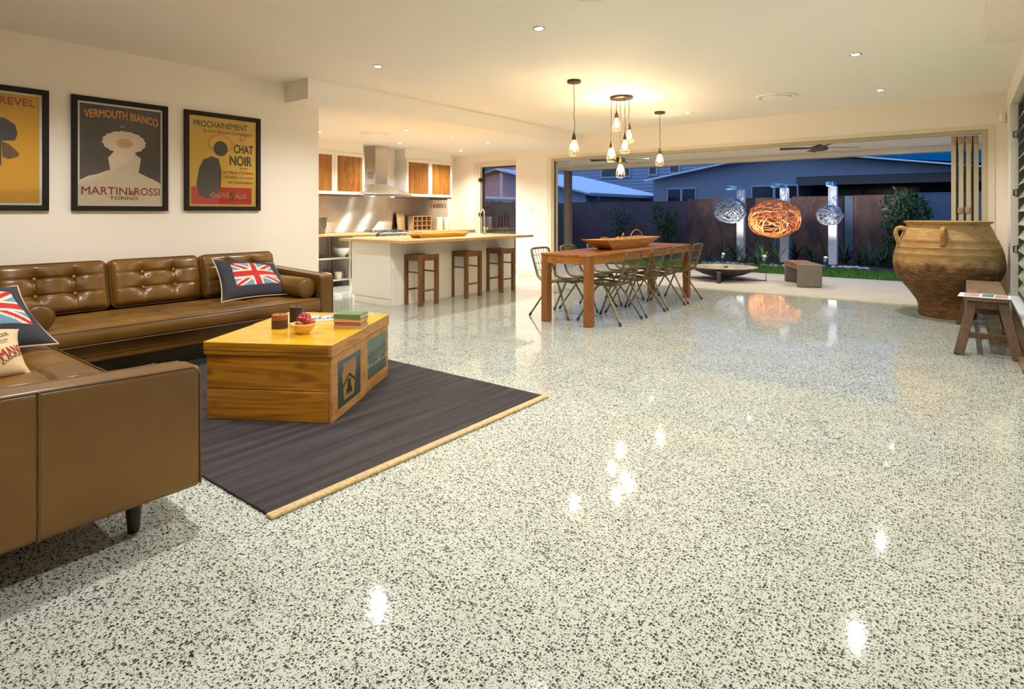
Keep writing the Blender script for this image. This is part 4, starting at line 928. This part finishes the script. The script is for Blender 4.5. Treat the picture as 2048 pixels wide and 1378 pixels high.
for sy in (-1, 1):
    for sx in (-1, 1):
        m = MB(); m.bar((sx*.105, sy*.76, zb-.034), (sx*.205, sy*(.94 if sy < 0 else .84), 0.0), .075, .05, up=(0, 1, 0)); m.build('leg', M_benchwood, s, bevel=.004)
    y = sy*(.87 if sy < 0 else .80); B('end_rail', M_benchwood, (-.155, .155, y-.018, y+.018, .15, .20), parent=s, bevel=.003); B('apron', M_benchwood, (-.13, .13, sy*.765-.018, sy*.765+.018, zb-.10, zb-.036), parent=s, bevel=.003)
for sx in (-1, 1): B('side_rail', M_benchwood, (sx*.15-.014, sx*.15+.014, -.80, .76, .27, .315), parent=s, bevel=.003)
mg = B('magazine', M_paper, (-.20, .17, -.15, .15, 0, .007), bevel=.002); mg.location = (.155, 6.86, zb+.001); mg.rotation_euler = (0, 0, -.06); tag(mg, 'open magazine with coloured pictures on the near end of the bench', 'magazine')
B('printed_picture', plain('pink_ink', (.45, .24, .21), .7, var=.3, scale=30), (-.16, -.05, -.12, .13, .0071, .0076), (.06, .15, -.13, .12, .0071, .0076), parent=mg); B('printed_picture', plain('blue_ink', (.10, .13, .18), .7, var=.4, scale=30), (-.03, .05, -.10, .12, .0071, .0076), parent=mg)
# ------------------------------------------------------------------ patio
struct(B('floor_patio', M_patio, (-8.9, 3.5, YW+.06, 13.05, -.12, -.003), smooth=False))
struct(B('ceiling_patio', M_ceil, (-9.0, 3.5, YW+.16, 13.3, ZC, ZC+.12), smooth=False))
struct(B('beam_patio', M_ceil, (-8.32, 3.5, 12.93, 13.13, 2.44, ZC), (-8.32, -8.14, YW+.16, 12.93, 2.44, ZC), smooth=False))
struct(B('trim_7', M_trim, (-8.33, 3.5, 12.90, 13.15, 2.365, 2.44), (-8.33, -8.12, YW+.16, 12.9, 2.365, 2.44), (-8.12, 3.5, 12.915, 12.93, 2.47, 2.485)))
struct(B('column_patio', plain('taupe_column_paint', (.22, .14, .09), .6, var=.03), (-8.31, -8.15, 12.95, 13.11, .135, 2.365), (-8.35, -8.11, 12.91, 13.15, 0, .12), (-8.33, -8.13, 12.93, 13.13, .12, .135), bevel=.004))
struct(B('ground', M_mulch, (-26, 22, YW+.1, 60, -.30, -.03), smooth=False))
for x, y, l in [(-1.0, 11.05, 'patio downlight over the right side of the paving'), (-1.0, 12.0, 'patio downlight at the outer right of the paving'), (-3.35, 11.95, 'patio downlight over the fire bowl'), (-3.4, 11.05, 'patio downlight before the fire bowl'),
                (-5.4, 11.95, 'patio downlight left of the fire bowl, outer row'), (-5.5, 11.0, 'patio downlight left of the fire bowl, inner row'), (-7.2, 11.5, 'patio downlight nearest the patio column')]:
    downlight(x, y, ZC, l, PATIO_W, PATIO_COL, 142, 'patio downlights')
def fan(label, x, y, z, rot):
    f = thing('ceiling_fan', label, 'ceiling fan', (x, y, z), rot, 'patio ceiling fans')
    MB().tube([(0, 0, .05), (0, 0, ZC-z)], .014, 10).build('rod', M_fan, f); MB().lathe([(0, ZC-z), (.06, ZC-z), (.05, ZC-z-.05), (0, ZC-z-.055)], 20).build('canopy', M_fan, f)
    MB().lathe([(0, .07), (.03, .07), (.05, .055), (.12, .03), (.14, .0), (.12, -.035), (.06, -.05), (0, -.052)], 28).build('motor', M_fan, f)
    for k in range(4):
        m = MB(); m.hexa([(.10, -.05, -.004), (.62, -.075, -.018), (.64, .06, .012), (.10, .05, .006)], [(.10, -.05, .004), (.62, -.075, -.010), (.64, .06, .020), (.10, .05, .014)], Matrix.Rotation(k*PI/2, 4, 'Z')); m.build('blade', M_fan, f, bevel=.003)
M_fan = plain('pewter_fan', (.12, .105, .08), .4, .4)
fan('pewter ceiling fan on the patio right of the pendants', -1.98, 11.2, 2.385, .42); fan('pewter ceiling fan on the patio partly behind the pendant cluster', -5.95, 11.5, 2.43, .30)
# ------------------------------------------------------------------ fire bowl and concrete bench
fp = thing('fire_bowl', 'wide shallow steel fire bowl on bent feet on the patio', 'fire bowl', (-3.68, 11.4, 0)); R_ = .625
MB().lathe([(0, .045), (.18, .05), (.38, .10), (.55, .175), (R_, .232), (R_+.004, .238), (R_-.006, .239)], 56).build('bowl', M_firebowl, fp, ang=60)
MB().lathe([(R_-.006, .239), (.53, .19), (.36, .125), (.16, .08), (0, .075)], 56).build('bowl_inside', M_fireinner, fp, ang=60)
MB().lathe([(0, .115), (.03, .11), (.06, .085), (.07, .076)], 20).build('ash_heap', M_cratewood, fp)
for a in (-78, 12, 102, 192):
    m = MB(); M_ = Matrix.Rotation(math.radians(a), 4, 'Z')
    for bx in ((.50, .76, -.035, .035, .190, .200), (.750, .760, -.035, .035, .0, .19), (.30, .76, -.035, .035, 0, .010), (.50, .51, -.035, .035, .14, .20)): m.box(*bx, M_)
    m.build('foot', M_firebowl, fp)
M_benchslat = wood('bench_slat_timber', (.16,.06,.02,1), (.27,.105,.035,1), (.36,.16,.06,1), 1, .5)
ob = thing('concrete_bench', 'concrete bench with a timber slat seat on the patio', 'bench', (-2.09, 11.0, 0), math.radians(26))   # local y runs away from the camera
for y in (0, .86): B('end_slab', M_concrete, (-.195, .195, y, y+.055, 0, .395), parent=ob, bevel=.018, seg=3)
B('seat_beam', M_concrete, (-.185, .185, .055, .86, .30, .335), parent=ob)
for k in range(4): B('slat', M_benchslat, (-.19+.096*k, -.19+.096*k+.090, .056, .859, .335, .392), parent=ob, bevel=.004)
# ------------------------------------------------------------------ lawn, bed, plants
struct(B('lawn_ground', M_grassbase, (-11, 4, 13.06, 14.95, -.1, -.02), smooth=False)); random.seed(11)
m = MB()
for i in range(9000):
    x = random.uniform(-8.5, 1.2); y = random.uniform(13.07, 14.95); a = random.uniform(0, PI); h = random.uniform(.03, .065); dx, dy = math.cos(a)*.012, math.sin(a)*.012; lx, ly = random.uniform(-.03, .03), random.uniform(-.03, .03)
    m.add([(x-dx, y-dy, -.022), (x+dx, y+dy, -.022), (x+lx, y+ly, h)], [(0, 1, 2)])
gr = m.build('lawn_grass', M_blade, smooth=False); tag(gr, 'strip of green lawn between the patio and the garden bed', 'grass', None, 'stuff')
struct(B('garden_bed', M_mulch, (-11, 4, 14.95, 17.4, -.1, -.01), smooth=False)); random.seed(5)
m = MB(); sph = [(0, -.6), (.7, -.35), (1, 0), (.8, .4), (.35, .6), (0, .62)]
for cx, cy, rx in ((-4.95, 14.9, .45), (-3.45, 15.05, .55), (-2.15, 15.6, .45), (-4.35, 15.0, .25), (-2.9, 15.2, .3)):
    for i in range(34):
        s_ = random.uniform(.02, .05); m.lathe([(r*s_, z*s_) for r, z in sph], 7, Matrix.Translation((cx+random.gauss(0, rx*.5), cy+random.gauss(0, .12), .0)) @ Matrix.Rotation(random.uniform(0, 6), 4, 'X') @ Matrix.Diagonal((1.3, .9, .8, 1)))
pb = m.build('pebbles', M_pebble, smooth=False); tag(pb, 'white pebbles scattered along the front of the garden bed', 'pebbles', None, 'stuff')
def blade(m, base, a, L, wd, lift, n=6):
    d = Vector((math.cos(a), math.sin(a), 0)); s_ = Vector((-d.y, d.x, 0)); vs = []
    for i in range(n+1):
        t_ = i/n; p = base+d*(L*t_*math.cos(lift)*(.6+.4*t_))+Vector((0, 0, L*(math.sin(lift)*t_-.45*math.cos(lift)*t_*t_*1.1)))
        w = wd*(.35+1.3*t_*(1-t_)*2)*(1-t_**3)+.001; vs += [p-s_*w, p+s_*w+Vector((0, 0, .0))]
    m.add(vs, [(2*i, 2*i+1, 2*i+3, 2*i+2) for i in range(n)])
def strap(label, px, L, n, mat, wd=.022, up=(.5, 1.3), loc=None):
    p = Vector(loc) if loc else P3(*px, 0); o = thing('strap_plant', label, 'plant', (p.x, p.y, -.01), 0, 'strap leaved plants in the bed'); random.seed(int(px[0]))
    m = MB()
    for i in range(n): blade(m, Vector((random.uniform(-.03, .03), random.uniform(-.03, .03), 0)), random.uniform(0, 2*PI), L*random.uniform(.65, 1.1), wd, random.uniform(*up))
    m.build('leaves', mat, o, smooth=True); MB().cyl((0, 0, 0), .03, .06, 8).build('crown', M_bark, o)
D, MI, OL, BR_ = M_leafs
for px, L, n, mat, l in [((1395, 528), .5, 14, OL, 'low olive leaved plant just right of the last dining chair'), ((1418, 525), .5, 16, D, 'dark strap leaved plant left of the white garden light'), ((1443, 518), .85, 12, MI, 'upright green plant behind the white garden light'),
        ((1470, 520), .8, 14, MI, 'arching plant against the foot of the left post'), ((1487, 528), .55, 18, OL, 'low grassy plant right of the left post'), ((1512, 522), 1.15, 14, MI, 'tall plant between the left post and the copper ball'), ((1515, 530), .6, 16, MI, 'small plant in front of the tall one below the copper ball'),
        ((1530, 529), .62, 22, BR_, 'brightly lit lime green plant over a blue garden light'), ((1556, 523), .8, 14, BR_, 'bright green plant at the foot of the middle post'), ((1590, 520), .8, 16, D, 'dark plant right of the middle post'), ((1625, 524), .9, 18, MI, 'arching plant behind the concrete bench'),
        ((1655, 524), .95, 18, MI, 'arching plant at the foot of the right post'), ((1690, 527), .8, 20, D, 'dark plant right of the right post'), ((1718, 529), .7, 22, MI, 'bushy plant at the middle of the right bed'), ((1740, 530), .95, 20, MI, 'tall arching plant left of the clay jar'), ((1765, 533), .6, 20, OL, 'low plant nearest the clay jar'), ((1790, 535), .6, 18, D, 'dark low plant half behind the clay jar')]:
    strap(l, px, L, n, mat)
def bush(name, label, loc, rx, rz_, zc, n, leaf, mat, seed, trunk=True, flat=.6, group=None):
    o = thing(name, label, 'shrub', loc, 0, group); random.seed(seed); m = MB()
    blobs = [(random.uniform(-.55, .55), random.uniform(-.5, .5), random.uniform(-.7, .7), random.uniform(.35, .6)) for _ in range(9)]
    for i in range(n):
        b = random.choice(blobs); v = Vector((random.gauss(0, 1), random.gauss(0, 1), random.gauss(0, 1))).normalized()*b[3]*random.uniform(.55, 1.0)
        p = Vector(((b[0]+v.x)*rx, (b[1]+v.y)*rx*flat, zc+(b[2]+v.z)*rz_)); q = Euler((random.uniform(0, 6), random.uniform(0, 6), random.uniform(0, 6))).to_matrix().to_4x4()
        s_ = leaf*random.uniform(.7, 1.2); m.add([(-s_, 0, 0), (0, -s_*.4, s_*.1), (s_, 0, 0), (0, s_*.4, s_*.1)], [(0, 1, 2, 3)], Matrix.Translation(p) @ q)
    m.build('foliage', mat, o, smooth=False)
    t_ = MB(); random.seed(seed+1)
    for k in range(5): t_.tube(catmull([(0, 0, 0), (random.uniform(-.05, .05), random.uniform(-.05, .05), zc*.5), (random.uniform(-.4, .4)*rx, random.uniform(-.3, .3)*rx*flat, zc+random.uniform(-.2, .5)*rz_)], 4), [.02-.0016*i for i in range(9)], 6)
    t_.build('stems', M_bark, o)
bush('shrub', 'sparse dark shrub against the fence left of the dough bowl handle', (-8.75, 16.9, -.01), .45, .62, .85, 520, .05, M_leafs[2], 3, group='shrubs along the fence'); bush('shrub', 'rounder dark shrub against the fence behind the far end of the table', (-7.1, 16.9, -.01), .62, .62, 1.0, 1100, .05, M_leafs[2], 9, group='shrubs along the fence')
bush('shrub', 'large leafy shrub by the fence just left of the clay jar', (-.95, 16.6, -.01), .80, .85, .85, 2400, .065, M_leafs[1], 21, flat=.8)
# ------------------------------------------------------------------ hanging wire balls
def wire_ball(name, label, mat, c, rx, rz_, nw, rw, ztop, seed):
    o = thing(name, label, 'wire ball', c, 0, 'hanging woven balls'); random.seed(seed); m = MB()
    for i in range(nw):
        ax = Vector((random.gauss(0, 1), random.gauss(0, 1), random.gauss(0, 1))).normalized(); x = ax.orthogonal().normalized(); y = ax.cross(x); off = random.uniform(-.55, .55); r = math.sqrt(1-off*off)*random.uniform(.9, 1.02); a0 = random.uniform(0, 6.28); sp_ = random.uniform(2.2, 6.2); k = 22
        q = []
        for j in range(k+1):
            a = a0+sp_*j/k; p = (x*math.cos(a)+y*math.sin(a))*r+ax*(off+.10*math.sin(3*a+i)); q.append((p.x*rx, p.y*rx, p.z*rz_))
        m.tube(q, rw*random.uniform(.7, 1.3), 4)
    m.build('woven_wire', mat, o); MB().tube([(0, 0, rz_*.9), (0, 0, ztop-c[2])], .006, 6).build('hanging_wire', M_silver, o)
def gpost(label, px, ztop, w, arm_px, dy, name='garden_post', Y=16.45):
    x = P3Y(px, Y); o = thing(name, label, 'post', (x, Y, 0), 0, 'white garden posts')
    B('shaft', M_post, (-w/2, w/2, -w/2, w/2, -.02, ztop), parent=o, bevel=.006); xa = P3Y(arm_px, Y-dy)-x
    m = MB(); m.bar((.0, 0, ztop+.05), (xa, -dy, ztop+.05), .16, .10); m.build('arm', M_arm, o, bevel=.004); m = MB(); m.bar((xa*.75, -dy*.75, ztop+.0), (xa*1.2, -dy*1.2, ztop+.0), .10, .02); m.build('arm_bracket', M_trim, o)
    return Vector((x+xa, Y-dy, ztop+.0))
def P3Y(px, Y):
    th = math.radians(37.75); dx = (px-1024)/1170
    return Y*(-math.sin(th)+dx*math.cos(th))/(math.cos(th)+dx*math.sin(th))
def zat(px, py, Y):
    th = math.radians(37.75); dx = (px-1024)/1170; return 1.27+(426-py)/1170*Y/(math.cos(th)+dx*math.sin(th))
for px, top, apx, ballc, rx, rz_, mat, nw, l1, l2 in [(1482, 1.90, 1460, (1460, 421), .405, .335, M_silver, 60, 'white garden post on the left, holding a grey wire ball', 'grey woven wire ball hanging from the left garden post'),
        (1569, 1.92, 1549, (1549, 437.5), .605, .475, M_copper, 92, 'white garden post in the middle, behind the copper ball', 'large copper coloured woven wire ball hanging from the middle garden post'), (1666, 1.93, 1659, (1659, 431), .29, .245, M_silver, 34, 'white garden post on the right, holding the smallest ball', 'smallest grey wire ball hanging from the right garden post')]:
    h = gpost(l1, px, top, .185, apx, rx+.16); c = (h.x, h.y, zat(ballc[0], ballc[1], h.y)); wire_ball('wire_ball', l2, mat, c, rx, rz_, nw, .008, top, int(px))
def spike(label, px, tilt, aim, w):
    p = P3(px[0], px[1], 0); o = thing('garden_light', label, 'garden light', (p.x, p.y, -.01), 0, 'garden spike lights'); h = .16
    MB().tube([(0, 0, 0), (0, 0, h)], .01, 8).build('spike', M_silver, o); M_ = Matrix.Translation((0, 0, h)) @ Vector(aim).to_track_quat('Z', 'Y').to_matrix().to_4x4()
    MB().lathe([(0, -.02), (.035, -.02), (.042, .0), (.042, .10), (.036, .10), (.034, .06), (0, .055)], 18, M_).build('head', M_silver, o); MB().lathe([(0, .062), (.040, .085), (.040, .10), (.03, .118), (0, .125)], 16, M_).build('lens', M_spike, o)
    e = M_ @ Vector((0, 0, .16)); lamp('SPOT', (p.x+e.x, p.y+e.y, e.z-.01), w, (.95, .95, 1.0), aim=aim, angle=105, blend=.6, size=.03)
spike('white glowing garden light behind the fire bowl', (1445, 528), 0, (.02, .55, 1), 200); spike('small blue garden light under the lime green plant', (1528, 534), 0, (.02, .42, 1), 210); spike('slanted white garden light at the right post', (1650, 537), 0, (.06, .50, 1), 200)
# ------------------------------------------------------------------ fences
fe = thing('boundary_fence', 'tall fence of rusted and slate sheets along the back of the garden', 'fence', (0, 17.45, 0)); FH = 1.69
M_plum = plain('plum_rust_sheet', (.085, .055, .06), .7, var=.25, scale=3)
for x0, x1, mat, dy, h in [(-11.0, -6.72, M_plum, 0, 1.62), (-6.70, -5.20, M_rust, -.03, 1.67), (-5.18, -4.22, M_rust, -.02, 1.68), (-4.20, -3.78, M_fencegrey, .02, 1.66), (-3.76, -2.52, M_rust, -.02, 1.70), (-2.50, -2.30, M_fencegrey, .02, 1.70), (-2.28, -1.03, M_rust, -.02, 1.71), (-1.01, 3.5, M_fencegrey, .04, 1.75)]:
    B('panel', mat, (x0, x1, dy, dy+.03, 0, h), (x0, x1, dy-.01, dy+.04, h, h+.02), parent=fe)
pf = thing('paling_fence', 'weathered paling fence along the left side of the garden', 'fence', (-11.0, 8.6, 0)); m = MB(); random.seed(3)
for k in range(64):
    y = .14*k; h = 1.60+random.uniform(-.02, .02); m.box(-.01, .01, y, y+.115, .02, h)
m.build('palings', M_paling, pf); B('rail', M_paling, (-.06, -.01, 0, 8.9, .35, .43), (-.06, -.01, 0, 8.9, 1.25, 1.33), parent=pf)
B('planter_wall', M_benchtop, (-10.6, -9.5, 11.6, 11.7, -.03, .62), (-10.6, -10.5, 10.2, 11.6, -.03, .62), (-9.6, -9.5, 10.2, 11.6, -.03, .62)); pl = bpy.data.objects['planter_wall']; tag(pl, 'raised timber planter seen through the kitchen glass door', 'planter')
# ------------------------------------------------------------------ neighbouring houses
ha = thing('neighbour_house', 'low neighbouring house with a pale metal roof left of the pendants', 'house', (-15.7, 22.6, 0))
B('wall', M_cladA, (-5, 4.2, -3.1, 3.2, 0, 2.0), parent=ha); m = MB(); m.add([(-5, -3.1, 2), (4.2, -3.1, 2), (0, -3.1, 3.0), (-5, 3.2, 2), (4.2, 3.2, 2), (0, 3.2, 3.0)], [(0, 1, 2), (3, 5, 4), (0, 2, 5, 3), (1, 4, 5, 2)]); m.build('gable', M_cladA, ha, smooth=False)
m = MB()
for sx, e in ((1, 4.6), (-1, 5.4)): m.hexa([(0, -3.4, 3.10), (sx*e, -3.4, 1.98), (sx*e, 3.5, 1.98), (0, 3.5, 3.10)], [(0, -3.4, 3.16), (sx*e, -3.4, 2.04), (sx*e, 3.5, 2.04), (0, 3.5, 3.16)])
m.build('roof', M_roof, ha); m = MB(); m.bar((4.6, -3.4, 1.97), (4.6, 3.5, 1.97), .12, .11); m.build('gutter', M_cladA, ha)
m = MB(); m.tube(catmull([(4.6, -2.9, 1.92), (4.55, -2.7, 1.80), (4.3, -2.6, 1.78), (4.25, -2.6, 1.6), (4.25, -2.6, 0)], 4), .045, 8); m.build('downpipe', M_cladA, ha)
m = MB()
for a, b in (((0, -3.41, 3.10), (4.6, -3.41, 1.95)), ((0, -3.41, 3.10), (-5.4, -3.41, 1.95))): m.bar(a, b, .03, .17, up=(0, 1, 0))
m.build('bargeboard', M_cladA, ha)
hc = thing('neighbour_house', 'tall two storey weatherboard house behind the low roof', 'house', (-16, 33, 0)); m = MB()
for k in range(34): z = .2*k; m.hexa([(-11, 0, z), (11, 0, z), (11, 6, z), (-11, 6, z)], [(-11, .03, z+.2), (11, .03, z+.2), (11, 6, z+.2), (-11, 6, z+.2)])
m.build('wall', M_cladA, hc, smooth=False)
for pa, pb, yb in ((1202, 1262, 357), (1297, 1316, 352), (1338, 1361, 348)):
    x0, x1 = P3Y(pa, 33)+16, P3Y(pb, 33)+16; z0 = zat(pa, yb, 33); f = B('window_frame', M_winframe, (x0, x1, -.08, .02, z0, z0+1.5), parent=hc); B('pane', M_soffit, (x0+.1, x1-.1, -.085, -.07, z0+.1, z0+1.4), parent=f)
hb = thing('neighbour_house', 'grey neighbouring house with a wide low gable behind the garden posts', 'house', (-5.37, 24, 0)); ap = 3.56; sl = .167; sr = .15
m = MB(); xl = -5.4; m.add([(xl, 0, 0), (.35, 0, 0), (.35, 0, ap-.05), (0, 0, ap), (xl, 0, ap+xl*sl), (xl, 6, 0), (xl, 6, ap+xl*sl), (.35, 3, 0), (.35, 3, ap)], [(0, 1, 2, 3, 4), (0, 4, 6, 5), (1, 7, 8, 2)]); m.build('front_wall', M_cladB, hb, smooth=False)
m = MB(); m.add([(.35, 0, 2.62), (8.0, 0, 2.62), (8.0, 0, ap-8*sr), (.35, 0, ap-.05)], [(0, 1, 2, 3)]); m.build('gable_board', M_cladB, hb, smooth=False)
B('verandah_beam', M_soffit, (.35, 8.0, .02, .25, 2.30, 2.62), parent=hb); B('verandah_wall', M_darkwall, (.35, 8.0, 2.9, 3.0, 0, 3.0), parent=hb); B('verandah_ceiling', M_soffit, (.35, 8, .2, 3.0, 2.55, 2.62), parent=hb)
m = MB()
for sx, e, s_ in ((-1, 5.62, sl), (1, 8.4, sr)): m.hexa([(0, -.5, ap+.02), (sx*e, -.5, ap+.02-e*s_), (sx*e, 6, ap+.02-e*s_), (0, 6, ap+.02)], [(0, -.5, ap+.07), (sx*e, -.5, ap+.07-e*s_), (sx*e, 6, ap+.07-e*s_), (0, 6, ap+.07)])
m.build('roof', M_roof, hb)
for pa, pb, y0, y1, yy in ((1335, 1393, 376, 402, 24), (1503, 1597, 370, 400, 24), (1675, 1842, 372, 400, 26.9)):
    x0, x1 = P3Y(pa, yy)+5.37, P3Y(pb, yy)+5.37; z1 = zat((pa+pb)/2, y0, yy); z0 = z1-.85; d = yy-24
    f = B('window_frame', M_winframe if yy < 25 else M_soffit, (x0, x1, d-.06, d+.02, z0, z1), parent=hb); n = 2 if yy < 25 else 3; w = (x1-x0)/n
    for k in range(n): B('pane', M_pane, (x0+k*w+.045, x0+(k+1)*w-.045, d-.066, d-.05, z0+.05, z1-.05), parent=f)
